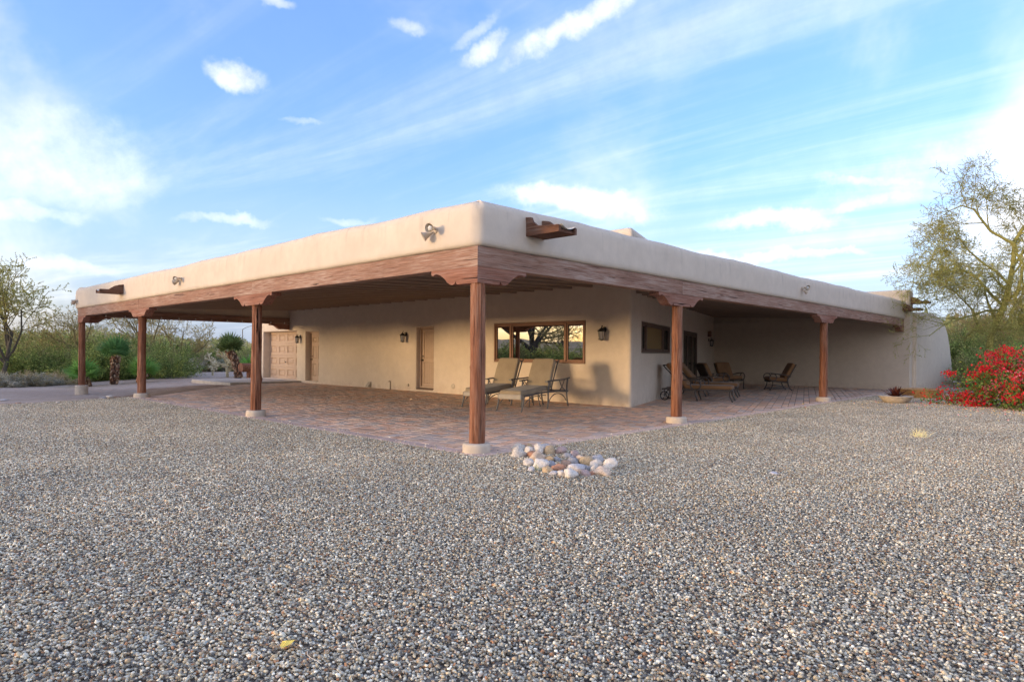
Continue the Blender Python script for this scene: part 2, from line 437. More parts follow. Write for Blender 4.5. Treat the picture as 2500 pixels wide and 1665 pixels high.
# gravel yard
XE, YE = -.22, -.30           # patio edges
gp = [(XE, 14.35), (XE, YE), (20.6, YE), (22.5, -3), (24, -9), (24, -32), (-32, -32), (-32, 3.0), (-9, 11.0), (-3.3, 13.3)]
me = bpy.data.meshes.new('gravel_yard'); me.from_pydata([(x, y, -.014) for x, y in gp], [], [tuple(range(len(gp)))]); me.update()
tag(link('gravel_yard', me, gravel_base_mat()), kind='structure')
rng = np.random.default_rng(5)
PAL = np.array([(.29, .27, .225), (.34, .32, .27), (.48, .45, .375), (.60, .56, .475), (.40, .33, .225), (.30, .225, .145), (.18, .13, .09), (.31, .165, .09), (.10, .096, .09), (.15, .14, .125), (.38, .29, .22), (.24, .25, .235)])
PAL = PAL*np.array([.98, .98, .92])
PW = np.array([.17, .14, .13, .08, .11, .08, .08, .04, .07, .08, .03, .03]); PW = PW/PW.sum()
bm = bmesh.new(); bmesh.ops.create_icosphere(bm, subdivisions=1, radius=1)
ICO_V = np.array([v.co[:] for v in bm.verts]); ICO_F = np.array([[v.index for v in f.verts] for f in bm.faces]); bm.free()
def rand_rot(n, rng):
    q = rng.normal(size=(n, 4)); q /= np.linalg.norm(q, axis=1)[:, None]; w, x, y, z = q.T
    return np.stack([np.stack([1-2*(y*y+z*z), 2*(x*y-z*w), 2*(x*z+y*w)], -1), np.stack([2*(x*y+z*w), 1-2*(x*x+z*z), 2*(y*z-x*w)], -1), np.stack([2*(x*z-y*w), 2*(y*z+x*w), 1-2*(x*x+y*y)], -1)], 1)
PS = .30
def stone_patch(k, n, r0, r1):
    pos = np.stack([rng.uniform(-PS/2, PS/2, n), rng.uniform(-PS/2, PS/2, n), np.concatenate([rng.uniform(-.010, -.002, n//2), rng.uniform(-.001, .011, n-n//2)])], 1)
    rad = rng.uniform(r0, r1, n)*np.where(rng.random(n) < .06, 1.6, 1.)
    scl = rad[:, None]*np.stack([rng.uniform(.9, 1.35, n), rng.uniform(.75, 1., n), rng.uniform(.5, .75, n)], 1)
    b = ICO_V[None]*(1+rng.uniform(-.24, .24, (n, len(ICO_V), 1)))*scl[:, None, :]
    tilt = rand_rot(n, rng); ang = rng.uniform(0, 6.28, n); up = np.zeros((n, 3, 3)); up[:, 0, 0] = up[:, 1, 1] = np.cos(ang); up[:, 0, 1] = -np.sin(ang); up[:, 1, 0] = np.sin(ang); up[:, 2, 2] = 1
    Rm = np.where((rng.random(n) < .35)[:, None, None], tilt, up)
    Vv = np.einsum('nij,nvj->nvi', Rm, b) + pos[:, None, :]
    Ff = (ICO_F[None] + (np.arange(n)*len(ICO_V))[:, None, None]).reshape(-1, 3)
    c = PAL[rng.choice(len(PAL), n, p=PW)]*rng.uniform(.75, 1.2, (n, 1))
    m = np_mesh('gravel_stones', Vv.reshape(-1, 3), Ff, np.repeat(c, len(ICO_V), 0))
    m.materials.append(GRAVEL); return bpy.data.objects.new('gravel_clump', m)
patches = bpy.data.collections.new('gravel_clumps')
for k in range(9): patches.objects.link(stone_patch(k, 500, .0056, .0098))
pts = []
def inpoly(x, y, poly):
    c = False; j = len(poly)-1
    for i in range(len(poly)):
        xi, yi = poly[i]; xj, yj = poly[j]
        if (yi > y) != (yj > y) and x < (xj-xi)*(y-yi)/(yj-yi)+xi: c = not c
        j = i
    return c
for i in range(-46, 80):
    for j in range(-60, 52):
        x = XE - PS/2 + PS*i; y = YE - PS/2 + PS*j
        dx, dy = x-CAM[0], y-CAM[1]; dep = dx*FWD[0]+dy*FWD[1]; lat = dx*RGT[0]+dy*RGT[1]
        if dep < 1.4 or dep > 26 or abs(lat) > dep*.80+1.6: continue
        if not inpoly(x, y, gp): continue
        pts.append((x, y, 0.))
pts = np.array(pts)
me = bpy.data.meshes.new('gravel'); me.vertices.add(len(pts)); me.vertices.foreach_set('co', pts.astype(np.float32).ravel())
a1 = me.attributes.new('rot', 'FLOAT_VECTOR', 'POINT'); rv = np.zeros((len(pts), 3), np.float32); rv[:, 2] = rng.integers(0, 4, len(pts))*math.pi/2
a1.data.foreach_set('vector', rv.ravel())
a2 = me.attributes.new('pick', 'INT', 'POINT'); a2.data.foreach_set('value', rng.integers(0, 9, len(pts)).astype(np.int32))
g = bpy.data.node_groups.new('gravel_scatter', 'GeometryNodeTree')
g.interface.new_socket('Geometry', in_out='INPUT', socket_type='NodeSocketGeometry'); g.interface.new_socket('Geometry', in_out='OUTPUT', socket_type='NodeSocketGeometry')
gi = g.nodes.new('NodeGroupInput'); go = g.nodes.new('NodeGroupOutput'); mp_ = g.nodes.new('GeometryNodeMeshToPoints'); ip = g.nodes.new('GeometryNodeInstanceOnPoints')
ci = g.nodes.new('GeometryNodeCollectionInfo'); ci.inputs[0].default_value = patches; ci.inputs['Separate Children'].default_value = True; ci.inputs['Reset Children'].default_value = True
na1 = g.nodes.new('GeometryNodeInputNamedAttribute'); na1.data_type = 'FLOAT_VECTOR'; na1.inputs[0].default_value = 'rot'
na2 = g.nodes.new('GeometryNodeInputNamedAttribute'); na2.data_type = 'INT'; na2.inputs[0].default_value = 'pick'
L = g.links.new
L(gi.outputs[0], mp_.inputs[0]); L(mp_.outputs[0], ip.inputs['Points']); L(ci.outputs[0], ip.inputs['Instance']); ip.inputs['Pick Instance'].default_value = True
L(na2.outputs[0], ip.inputs['Instance Index']); L(na1.outputs[0], ip.inputs['Rotation']); L(ip.outputs[0], go.inputs[0])
gr = link('gravel', me, None); md = gr.modifiers.new('scatter', 'NODES'); md.node_group = g
tag(gr, 'loose mixed grey, tan and rust gravel covering the yard', 'gravel', kind='stuff')

# ------------------------------------------------------------------ patio pavers
TH = math.atan2(5.25, 15.2)
wd = np.array([math.cos(TH), math.sin(TH)]); wn = np.array([wd[1], -wd[0]])
patio = tag(empty('paver_patio'), kind='structure')
me = bpy.data.meshes.new('sand_bed')
me.from_pydata([(x, y, -.018+.012) for x, y in ((XE+.01, YE+.01), (23.2, YE+.01), (23.2, 23.2), (4.9, 19.2), (4.55, 18.7), (.35, 14.2), (XE+.01, 14.2))], [], [tuple(range(7))])
bedm = simple('joint_sand', (.10, .075, .055), .95, .1, .2, 20)
b_ = link('bedding', me, bedm, patio)
HP = [(1, 0, XE+.235), (0, 1, YE+.235), (-1, 0, -23.1), (-(18.7-14.2), 4.55-.35, None)]
d_ = np.array([4.55-.35, 18.7-14.2]); nrm = np.array([d_[1], -d_[0]])/np.hypot(*d_)   # patio end, keep the +nrm side
HALF = [(np.array([1., 0]), XE+.235), (np.array([0, 1.]), YE+.235), (np.array([-1., 0]), -23.1), (nrm, nrm @ np.array([.35, 14.2])), (np.array([0, -1.]), -19.15)]
def clip(poly):
    for n_, k_ in HALF:
        out = []
        for i in range(len(poly)):
            a, b = poly[i], poly[(i+1) % len(poly)]; da, db = n_ @ a - k_, n_ @ b - k_
            if da >= 0: out.append(a)
            if (da >= 0) != (db >= 0): out.append(a + (b-a)*da/(da-db))
        poly = out
        if len(poly) < 3: return []
    return poly
PCOL = np.array([(.29, .185, .13), (.32, .215, .155), (.24, .175, .145), (.21, .165, .15), (.185, .16, .15), (.27, .205, .17), (.34, .245, .18), (.23, .15, .11), (.29, .17, .115), (.20, .18, .175)])
PCOL = (PCOL*.7 + np.array((.275, .20, .155))*.3)*np.array([1.03, 1.01, .95])
pav = []
r_ = random.Random(3)
def pcol(cx_, cy_):
    n_ = mnoise.noise(Vector((cx_*.35, cy_*.35, 0)))
    c = PCOL[r_.randrange(len(PCOL))]*r_.uniform(.85, 1.15)
    return c*(1+.18*n_)
P0_ = np.array([-.2, -.3]); wu = np.array([-wd[1], wd[0]])
v0 = -9.0; row = 0
while v0 < 21:
    h = (.15, .15, .225, .15, .225)[row % 5] if True else .15
    u0 = -8.5 + r_.uniform(0, .2)
    while u0 < 27:
        w = r_.choice((.15, .225, .225, .30, .15)); g_ = .0055
        q = [np.array(p) for p in ((u0+g_, v0+g_), (u0+w-g_, v0+g_), (u0+w-g_, v0+h-g_), (u0+g_, v0+h-g_))]
        q = [P0_ + wd*p[0] + wu*p[1] for p in q]
        cx_, cy_ = np.mean(q, 0)
        u0 += w
        if cx_ < -.6 or cy_ < -.7 or cx_ > 23.5 or cy_ > 19.5: continue
        if cx_ > 8.3 and cy_ > 2.6+(cx_-7.8)*.3454+.5: continue
        q = clip(q)
        if len(q) >= 3:
            ar = .5*abs(sum(q[i][0]*q[(i+1) % len(q)][1]-q[(i+1) % len(q)][0]*q[i][1] for i in range(len(q))))
            if ar > .0012: pav.append((q, pcol(cx_, cy_)))
    v0 += h; row += 1
bw = .115                      # soldier course round the edge
for k in range(int(14.6/bw)):
    y = YE + k*bw
    if y+bw < 14.2: pav.append(([np.array(p) for p in ((XE+.005, y+.003), (XE+.229, y+.003), (XE+.229, y+bw-.003), (XE+.005, y+bw-.003))], np.array((.25, .185, .155))*r_.uniform(.85, 1.15)))
for k in range(int((23.1-XE-.235)/bw)):
    x = XE+.235+k*bw
    pav.append(([np.array(p) for p in ((x+.003, YE+.005), (x+bw-.003, YE+.005), (x+bw-.003, YE+.229), (x+.003, YE+.229))], np.array((.29, .22, .18))*r_.uniform(.85, 1.15)))
def pav_geo(q, dz):
    q = [np.array(p) for p in q]; c = np.mean(q, 0); n = len(q); s = .013
    ins = [p + (c-p)/np.linalg.norm(c-p)*s for p in q]
    top = .012+dz
    vs = [(*p, -.02) for p in q] + [(*p, top-.009) for p in q] + [(*p, top) for p in ins]
    fs = []
    for i in range(n):
        j = (i+1) % n; fs += [(i, j, n+j, n+i), (n+i, n+j, 2*n+j, 2*n+i)]
    fs.append(tuple(range(2*n, 3*n))); return vs, fs
pav = [(q, c, r_.uniform(-.0015, .0015)) for q, c in pav]
def seen(q):
    c = np.mean(q, 0)-CAM[:2]; dep = c @ FWD[:2]; lat = c @ RGT[:2]
    ar = .5*abs(sum(q[i][0]*q[(i+1) % len(q)][1]-q[(i+1) % len(q)][0]*q[i][1] for i in range(len(q))))
    return ar/dep**3 if abs(lat) < dep*.8 else 0
pav.sort(key=lambda t: -seen(t[0]))
rest = MB()
for i, (q, c, dz) in enumerate(pav):
    vs, fs = pav_geo(q, dz)
    if i < 290:
        m = MB(); m.add(vs, fs, tuple(c)); m.build('paver', PAVER, patio, cols=True)
    else: rest.add(vs, fs, tuple(c))
o = rest.build('paver_field', PAVER, patio, cols=True); o['kind'] = 'stuff'

# brown soil banked up between the patio end and the garage slab
def soil_bank():
    A_, B_ = np.array([.1, 14.35]), np.array([4.6, 18.75]); n1, n2 = 40, 16; t_ = (B_-A_)/np.linalg.norm(B_-A_); u_ = np.array([-t_[1], t_[0]]); Ln = np.linalg.norm(B_-A_)+.4
    vs, fs = [], []
    for i in range(n1+1):
        for j in range(n2+1):
            a, b = i/n1, j/n2; q = A_ + t_*Ln*a + u_*(b*(1.0+2.6*a)) ; z0 = float(tz(q[0], q[1]))
            hh_ = .085*math.sin(math.pi*min(1, b*1.15+.12))*(.35+.65*a)*(1-b)**.3 + .012*mnoise.noise(Vector((q[0]*2.2, q[1]*2.2, 0)))
            vs.append((q[0], q[1], max(z0-.02 if j == n2 or i == 0 else z0+.004, z0+hh_) if 0 < j < n2 and i > 0 else z0-.03))
    for i in range(n1):
        for j in range(n2): k = i*(n2+1)+j; fs.append((k, k+n2+1, k+n2+2, k+1))
    m_, t, b = newmat('banked_soil', .95, .1); co = obj_co(t)
    c = t.mix(t.mapr(t.noise(co, 2.5, 5), .35, .65), (.34, .215, .135), (.46, .32, .215)); c = t.mix(1., c, t.mapr(t.noise(co, 60, 3, .7), .3, .7, .6, 1.35), 'MULTIPLY'); t.put(b.inputs['Base Color'], c); bump(t, b, t.noise(co, 40, 4), .7, .02)
    o = MB().add(vs, fs).build('soil_bank', m_, None, True); tag(o, kind='structure')
soil_bank()

# ------------------------------------------------------------------ house
house = empty('adobe_house', (0, 0, 0), 0, 'low tan stucco house with flat roof and a deep timber porch round its corner', 'house')
def wob(s, k=0.): return mnoise.noise(Vector((s*.55, k*3.1, 7.7))) + .5*mnoise.noise(Vector((s*1.9, k*5.1, 2.2)))
# parapet band swept round the porch edge
PROF = [(-.26, 3.10), (-.26, 3.38), (-.22, 3.43), (-.15, 3.455), (-.05, 3.46), (.03, 3.45), (.085, 3.42), (.122, 3.375), (.140, 3.32), (.148, 3.22), (.15, 3.10), (.15, 2.97), (.15, 2.90), (.145, 2.85), (.128, 2.82), (.09, 2.805), (-.02, 2.802), (-.26, 2.802)]
path = []
RC = .02
YL, XR = 20.62, 23.55
for x in np.linspace(7.9, RC, 16): path.append((x, YL, 0, 1, 0.))
for a in np.linspace(90, 180, 7)[1:-1]: path.append((RC+RC*math.cos(R(a))*0, YL-RC, math.cos(R(a)), math.sin(R(a)), RC))
for y in np.linspace(YL-RC, RC, 70): path.append((0, y, -1, 0, 0.))
for a in np.linspace(180, 270, 9)[1:-1]: path.append((RC, RC, math.cos(R(a)), math.sin(R(a)), RC))
for x in np.linspace(RC, XR, 76): path.append((x, 0, 0, -1, 0.))
vs = []; fs = []; npf = len(PROF)
s_ = 0.
for i, (x, y, nx, ny, rc) in enumerate(path):
    if i: s_ += .3
    far = max(0, (y-1)/19.) if ny == 0 else max(0, (x-1)/22.)
    up = .035*wob(s_) + .085*min(1, far)
    if ny > .5: up = .10 + .05*math.exp(-((x-.9)/.8)**2)
    up -= .02*math.exp(-((x)**2+(y)**2)/1.) + .015*math.exp(-(x*x+y*y)/.10)
    for d, z in PROF:
        k = max(0, min(1, (z-2.9)/.5))
        dd = d + (.012*wob(s_, 2) if d > .1 else 0)
        dd = max(dd+rc, 0) if rc else dd
        vs.append((x+nx*dd, y+ny*dd, z+up*k + .006*wob(s_*2, 4)*(1-k)))
for i in range(len(path)-1):
    for k in range(npf):
        k2 = (k+1) % npf; fs.append((i*npf+k, i*npf+k2, (i+1)*npf+k2, (i+1)*npf+k))
fs += [tuple(range(npf))[::-1], tuple((len(path)-1)*npf+k for k in range(npf))]
MB().add(vs, fs).build('parapet', STUCCO, house, True, 50)
# roof sheet above the porch
def cz(d): return 2.815 + .3*d/7.8           # joist underside
m = MB(); m.add([(.15, .1, 3.06), (7.9, .1, 3.33), (7.9, YL-.1, 3.33), (.15, YL-.1, 3.06), (23.3, .1, 3.33), (23.3, 8.1, 3.33), (7.9, 2.6, 3.33)],
      [(0, 1, 2, 3), (1, 4, 5, 6)]); m.build('roof', DECK, house)
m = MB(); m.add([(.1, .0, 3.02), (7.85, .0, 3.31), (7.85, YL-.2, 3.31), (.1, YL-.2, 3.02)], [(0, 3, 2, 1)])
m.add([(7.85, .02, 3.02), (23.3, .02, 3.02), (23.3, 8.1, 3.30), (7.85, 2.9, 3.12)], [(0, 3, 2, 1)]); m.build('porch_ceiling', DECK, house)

def wood_box(name, mat, a, b, size, z0, parent, bev=.008, proud=0.):
    """board whose length runs along local X from ground point a to b; size = (width, height)"""
    a = Vector((*a, z0)) if len(a) == 2 else Vector(a); b = Vector((*b, z0)) if len(b) == 2 else Vector(b)
    d = b-a; Lh = d.length
    m = MB().bbox((0, -size[0]/2, 0), (Lh, size[0]/2, size[1]), bev); o = m.build(name, mat, parent)
    q = d.to_track_quat('X', 'Z'); o.rotation_mode = 'QUATERNION'; o.rotation_quaternion = q; o.location = a; return o
PL = [0., 6.68, 13.9, 20.38]; PR = [0., 5.42, 14.0, 23.1]
BZ, BH = 2.53, .27
# beams: spans meet over the posts
eL = [-.115, 6.68, 13.9, 20.5]
def mitre_beam(L_, side, ang, h):
    w = .105; m = MB(); f = lambda t: -w if t*side > 0 else w
    vs = [(f(-w) if k == 0 else L_, -w, z) for z in (0, h) for k in (0, 1)] + [(f(w) if k == 0 else L_, w, z) for z in (0, h) for k in (0, 1)]
    m.add(vs, [(0, 1, 3, 2), (4, 6, 7, 5), (0, 2, 6, 4), (1, 5, 7, 3), (2, 3, 7, 6), (0, 4, 5, 1)])
    o = m.build('beam', BEAM, house); o.location = (0, 0, BZ); o.rotation_euler = (0, 0, R(ang)); return o
mitre_beam(6.678, 1, 90, BH); mitre_beam(5.418, -1, 0, BH)
for i in range(1, 3): wood_box('beam', BEAM, (.005*(i % 2), eL[i]+(.002 if i else 0)), (.005*(i % 2), eL[i+1]-.002), (.21, BH), BZ, house)
eR = [.112, 5.42, 14.0, 23.08]
for i in range(1, 3): wood_box('beam', BEAM, (eR[i]+(.002 if i else 0), -.004*(i % 2)), (eR[i+1]-.002, -.004*(i % 2)), (.21, BH-.003), BZ, house)
wood_box('beam', POST if False else BEAM, (.12, 20.38), (7.78, 20.38), (.2, BH-.004), BZ, house)
# corbels
def corb_poly(h=.222, L_=.87, both=True, cut=None):
    half = [(L_, 0), (L_, -.045), (L_-.02, -.066), (L_-.055, -.064), (L_-.075, -.050), (L_-.14, -.050), (L_-.21, -.075), (L_-.29, -.125), (L_-.36, -.185), (L_-.41, -.212), (L_-.46, -.224), (L_-.505, -.212), (L_-.53, -.178), (L_-.545, -.205), (L_-.56, -h)]
    if both: return half + [(-a, b) for a, b in half[::-1]]
    return half + [(cut, -h), (cut, 0)]
def corbel(x, y, ang, both=True, cut=-.117, th=.205, mit=0):
    o = MB().prism(corb_poly(both=both, cut=cut), -th/2, th/2, lambda a, b, t: (mit*t if (mit and a == cut) else a, t, b)).build('corbel', CORBEL, house)
    o.location = (x, y, BZ-.002); o.rotation_euler = (0, 0, R(ang)); return o
corbel(0, 0, 90, False, -.117, mit=-1); corbel(0, 0, 0, False, -.117, mit=1)
corbel(0, PL[1], 90); corbel(0, PL[2], 90); corbel(0, PL[3], -90, False, -.11)
corbel(0, PL[3], 0, False, .105, .2)
corbel(PR[1], 0, 0); corbel(PR[2], 0, 0); corbel(23.08, 0, 180, False, .002)
corbel(7.78, PL[3], 180, False, .002)
# posts: peeled logs with checks and knots, on round plaster pedestals
def make_post(x, y, z0, z1, seed, rad=.101, lean=(0, 0)):
    rr = random.Random(seed); n, mz = 40, 44; vs = []; fs = []
    ph = [rr.uniform(0, 6.28) for _ in range(6)]
    knots = [(rr.uniform(0, 6.28), rr.uniform(.1, .95), rr.uniform(.012, .022)) for _ in range(9)]
    ck = [(rr.uniform(0, 6.28), rr.uniform(.015, .03)), (rr.uniform(0, 6.28), rr.uniform(.01, .018))]
    # the longest check faces the yard
    ck[0] = (math.atan2(-FWD[1], -FWD[0]) + rr.uniform(-.7, .7), rr.uniform(.018, .03))
    for j in range(mz+1):
        t = j/mz; z = (z1-z0)*t
        for i in range(n):
            a = 2*math.pi*i/n
            r = rad*(1.05-.08*t)*(1+.025*math.sin(2*a+ph[0])+.02*math.sin(3*a+ph[1]+3*t)) + .006*mnoise.noise(Vector((math.cos(a)*1.5, math.sin(a)*1.5, z*2+seed)))
            for ka, kt, kr in knots:
                da = (a-ka+math.pi) % (2*math.pi)-math.pi
                r += kr*math.exp(-(da/.22)**2-((z-kt*(z1-z0))/.05)**2)
            for ca, cd in ck:
                da = (a-ca-.10*mnoise.noise(Vector((z*1.3, seed, ca)))+math.pi) % (2*math.pi)-math.pi
                r -= cd*math.exp(-(da/.09)**2)*(.5+.5*min(1, max(0, .6+mnoise.noise(Vector((z*.8, ca, seed))))))
            off = .012*mnoise.noise(Vector((z*.6, seed*2.2, 0)))
            vs.append((r*math.cos(a)+off, r*math.sin(a)-off, z))
    for j in range(mz):
        for i in range(n):
            i2 = (i+1) % n; fs.append((j*n+i, j*n+i2, (j+1)*n+i2, (j+1)*n+i))
    fs += [tuple(range(n))[::-1], tuple(mz*n+i for i in range(n))]
    o = MB().add(vs, fs).build('post', POST, house, True, 60); o.location = (x, y, z0); return o
def pedestal(x, y, zb, zt, r=.19):
    h = zt-zb
    MB().lathe([(r*1.0, zb), (r*1.015, zb+.3*h), (r*1.0, zt-.035), (r*.97, zt-.014), (r*.91, zt-.003), (r*.8, zt), (0, zt)], 36).build('pedestal', CONCRETE, house, True, 40).location = (x, y, 0)
for i, (x, y) in enumerate([(0, p) for p in PL] + [(p, 0) for p in PR[1:3]]):
    zt = .135 if i != 3 else .10
    zb = -.04 if i != 3 else -.30
    make_post(x, y, zt-.005, BZ-.223, 11+i*7, (.101, .100, .101, .103, .105, .108)[i]); pedestal(x, y, zb, zt, (.19, .195, .20, .20, .20, .205)[i])
# joists
def joist(a, b, za, zb): wood_box('joist', JOIST, (*a, za), (*b, zb), (.10, .14), 0, house, .010)
k = 0; y = .42
ys = []
while y < 20.1:
    joist((.1, y), (7.84, y), cz(0), cz(7.8)); ys.append(y); y += .69
for a, b in zip(ys[:-1], ys[1:]): wood_box('blocking', JOIST, (3.9, a+.046, cz(3.9)+.03), (3.9, b-.046, cz(3.9)+.03), (.05, .135), 0, house, 0.)
xs = []; x = 8.25
while x < 22.9:
    ye = 2.6 + (x-7.8)*.3454; joist((x, .1), (x, ye+.05), 2.815, 2.815+.038*ye); xs.append(x); x += .61
for a, b in zip(xs[:-1], xs[1:]):
    ym = 1.75; wood_box('blocking', JOIST, (a+.046, ym, 2.845+.038*ym), (b-.046, ym, 2.845+.038*ym), (.05, .13), 0, house, 0.)

# walls with openings; local frame: x along the wall, y into the house, z up
def wall(name, loc, ang, L_, z1, openings, x0=0.):
    us = sorted({x0, L_} | {q for o in openings for q in o[:2]}); zs = sorted({-.06, z1} | {q for o in openings for q in o[2:4]})
    step = []
    for a, b in zip(us[:-1], us[1:]): step += list(np.linspace(a, b, max(2, int((b-a)/.5)+1))[:-1])
    us = step + [us[-1]]
    m = MB(); idx = {}
    for i, u in enumerate(us):
        for j, z in enumerate(zs):
            edge = any(abs(u-e) < 1e-6 for o in openings for e in o[:2]) or any(abs(z-e) < 1e-6 for o in openings for e in o[2:4])
            idx[i, j] = len(m.v); m.v.append((u, .012*mnoise.noise(Vector((u*.6+ang, z*.6, 3))), z)); m.c.append((1, 1, 1))
    for i in range(len(us)-1):
        for j in range(len(zs)-1):
            cu, c_z = (us[i]+us[i+1])/2, (zs[j]+zs[j+1])/2
            if any(o[0] < cu < o[1] and o[2] < c_z < o[3] for o in openings): continue
            m.f.append((idx[i, j], idx[i+1, j], idx[i+1, j+1], idx[i, j+1]))
    for u0, u1, z0, z1_, dp in openings:
        e = .03        # rounded reveal edge
        for pa, pb, inn in (((u0, z0), (u0, z1_), (1, 0)), ((u1, z1_), (u1, z0), (-1, 0)), ((u0, z1_), (u1, z1_), (0, -1)), ((u1, z0), (u0, z0), (0, 1))):
            vs = []
            for y_, o_ in ((.0, 0), (.010, .012), (.03, .022), (dp, .024)):
                vs += [(pa[0]+inn[0]*o_, y_, pa[1]+inn[1]*o_), (pb[0]+inn[0]*o_, y_, pb[1]+inn[1]*o_)]
            m.add(vs, [(0, 1, 3, 2), (2, 3, 5, 4), (4, 5, 7, 6)])
    o = m.build(name, STUCCO, house, True, 35); o.location = (*loc, 0); o.rotation_euler = (0, 0, ang); return o
YW = 23.3
def U(y): return YW-y
G_OP = (U(22.85), U(19.66), .085, 2.26, .40); D1_OP = (U(18.92), U(17.82), .09, 2.21, .30); D2_OP = (U(11.33), U(10.37), .10, 2.24, .26); W_OP = (U(7.53), U(4.04), 1.065, 2.265, .09)
RB = .13
wall('wall', (7.8, YW), -math.pi/2, YW-2.6-RB, 4.4, [G_OP, D1_OP, D2_OP, W_OP])
SW_OP = (1.06, 5.05, 1.365, 2.25, .12); FD_OP = (7.6, 10.8, .02, 2.235, .12)
LD = math.hypot(15.2, 5.25)
wall('wall', (7.8, 2.6), TH, LD, 4.4, [SW_OP, FD_OP], RB)
wall('wall', (23.0, 8.1), -math.pi/2, 8.1+.30, 2.83, [])
# rounded corner between the two walls + rounded roof edge of the main block
m = MB(); vs = []; fs = []
c0 = np.array([7.8+RB*.84, 2.6+RB*1.0])
A = np.array([7.8, 2.6+RB]); B = np.array([7.8, 2.6])+wd*RB; K = np.array([7.8, 2.6])
arc = [(1-t)**2*A+2*t*(1-t)*K+t*t*B for t in np.linspace(0, 1, 9)]
for p in arc: vs += [(*p, -.06), (*p, 4.4)]
m.add(vs, [(2*i, 2*i+2, 2*i+3, 2*i+1) for i in range(8)]); m.build('wall_corner', STUCCO, house, True)
cp = [np.array([7.8, YW])] + arc + [np.array([7.8, 2.6])+wd*LD, np.array([23.6, 8.2]), np.array([23.6, YW])]
cen = np.mean([(7.8, 23.3), (7.8, 2.6), (23, 7.85), (23.6, 23.3)], 0)
m = MB(); n = len(cp); lev = [(0, 4.395), (.01, 4.45), (.045, 4.52), (.11, 4.565), (.22, 4.575)]
for ins, z in lev: m.add([(*(p+(cen-p)/np.linalg.norm(cen-p)*ins), z) for p in cp], [])
for k in range(len(lev)-1):
    for i in range(n): m.f.append((k*n+i, k*n+(i+1) % n, (k+1)*n+(i+1) % n, (k+1)*n+i))
m.f.append(tuple((len(lev)-1)*n+i for i in range(n))); m.build('roof_edge', STUCCO, house, True, 60)
m = MB(); m.add([(7.8, YW, -.1), (23.6, YW, -.1), (23.6, YW, 4.4), (7.8, YW, 4.4), (23.6, 8.2, -.1), (23.6, 8.2, 4.4)], [(0, 1, 2, 3), (1, 4, 5, 2)]); m.build('wall', STUCCO, house)
# taller block at the far end, with its curved buttress
def rbox(name, a, b, r):
    bm = bmesh.new(); bmesh.ops.create_cube(bm, size=1)
    for v in bm.verts: v.co = Vector([(a[i]+b[i])/2+v.co[i]*(b[i]-a[i]) for i in range(3)])
    bmesh.ops.bevel(bm, geom=bm.edges[:], offset=r, segments=4, affect='EDGES', profile=.5)
    me = bpy.data.meshes.new(name); bm.to_mesh(me); bm.free(); me.polygons.foreach_set('use_smooth', [True]*len(me.polygons)); me.set_sharp_from_angle(angle=R(50)); return link(name, me, STUCCO, house)
rbox('end_wall', (23.03, -.305, -.1), (23.62, 8.3, 3.97), .12)
rbox('wing', (23.5, -.15, -.1), (29.2, 8.2, 2.95), .1)
bp = [(23.5, -.1), (31.35, -.1), (31.1, .5), (30.75, 1.2), (30.3, 1.9), (29.85, 2.4), (29.3, 2.75), (28.6, 3.0), (27.7, 3.14), (26.6, 3.19), (25.2, 3.17), (24.2, 3.12), (23.5, 3.08)]
bm = bmesh.new(); f_ = [bm.verts.new((x, -.42, z)) for x, z in bp]; fc = bm.faces.new(f_)
ex = bmesh.ops.extrude_face_region(bm, geom=[fc]); bmesh.ops.translate(bm, vec=(0, .55, 0), verts=[v for v in ex['geom'] if isinstance(v, bmesh.types.BMVert)])
bmesh.ops.recalc_face_normals(bm, faces=bm.faces[:]); bmesh.ops.bevel(bm, geom=[e for e in bm.edges if abs(e.verts[0].co.y-e.verts[1].co.y) < .01], offset=.06, segments=3, affect='EDGES')
me = bpy.data.meshes.new('buttress'); bm.to_mesh(me); bm.free(); me.polygons.foreach_set('use_smooth', [True]*len(me.polygons)); me.set_sharp_from_angle(angle=R(40)); link('buttress', me, STUCCO, house)

# canales: notched wooden spouts, local -Y points out of the wall
def canale(x, y, z, ang, broken=False):
    e = empty('canale', (0, 0, 0)); e.parent = house; e.location = (x, y, z); e.rotation_euler = (0, 0, ang)
    side = [(0, 0), (.62, 0), (.62, .085), (.60, .105), (.40, .105), (.30, .13), (.21, .20), (.13, .255), (.03, .275), (0, .275)]
    bs = [(0, 0), (.62, 0), (.62, .085), (.60, .10), (.40, .10), (.34, .115), (.22, .13), (.13, .20), (.10, .262), (0, .275)] if broken else side
    MB().prism(bs, -.20, -.155, lambda a, b, t: (t, -a, b)).build('side_board', CANALE, e)
    MB().prism(side, .155, .20, lambda a, b, t: (t, -a, b)).build('side_board', CANALE, e)
    MB().bbox((-.153, -.60, .004), (.153, 0, .045), .003).build('bottom_board', CANALE, e)
    m = MB(); P = []
    for yy in (-.635 if broken else -.61, -.3, .0):
        for t in np.linspace(-1, 1, 9): P.append((.152*t, yy, .052+.055*t*t))
    m.add(P, [(r0*9+i, r0*9+i+1, (r0+1)*9+i+1, (r0+1)*9+i) for r0 in range(2) for i in range(8)]); m.build('liner', LINER, e, True)
    return e
canale(1.0, -.145, 3.04, 0, True); canale(-.145, 15.3, 3.02, -math.pi/2)
canale(22.75, -.145, 3.10, 0); canale(23.33, -.302, 3.40, 0)

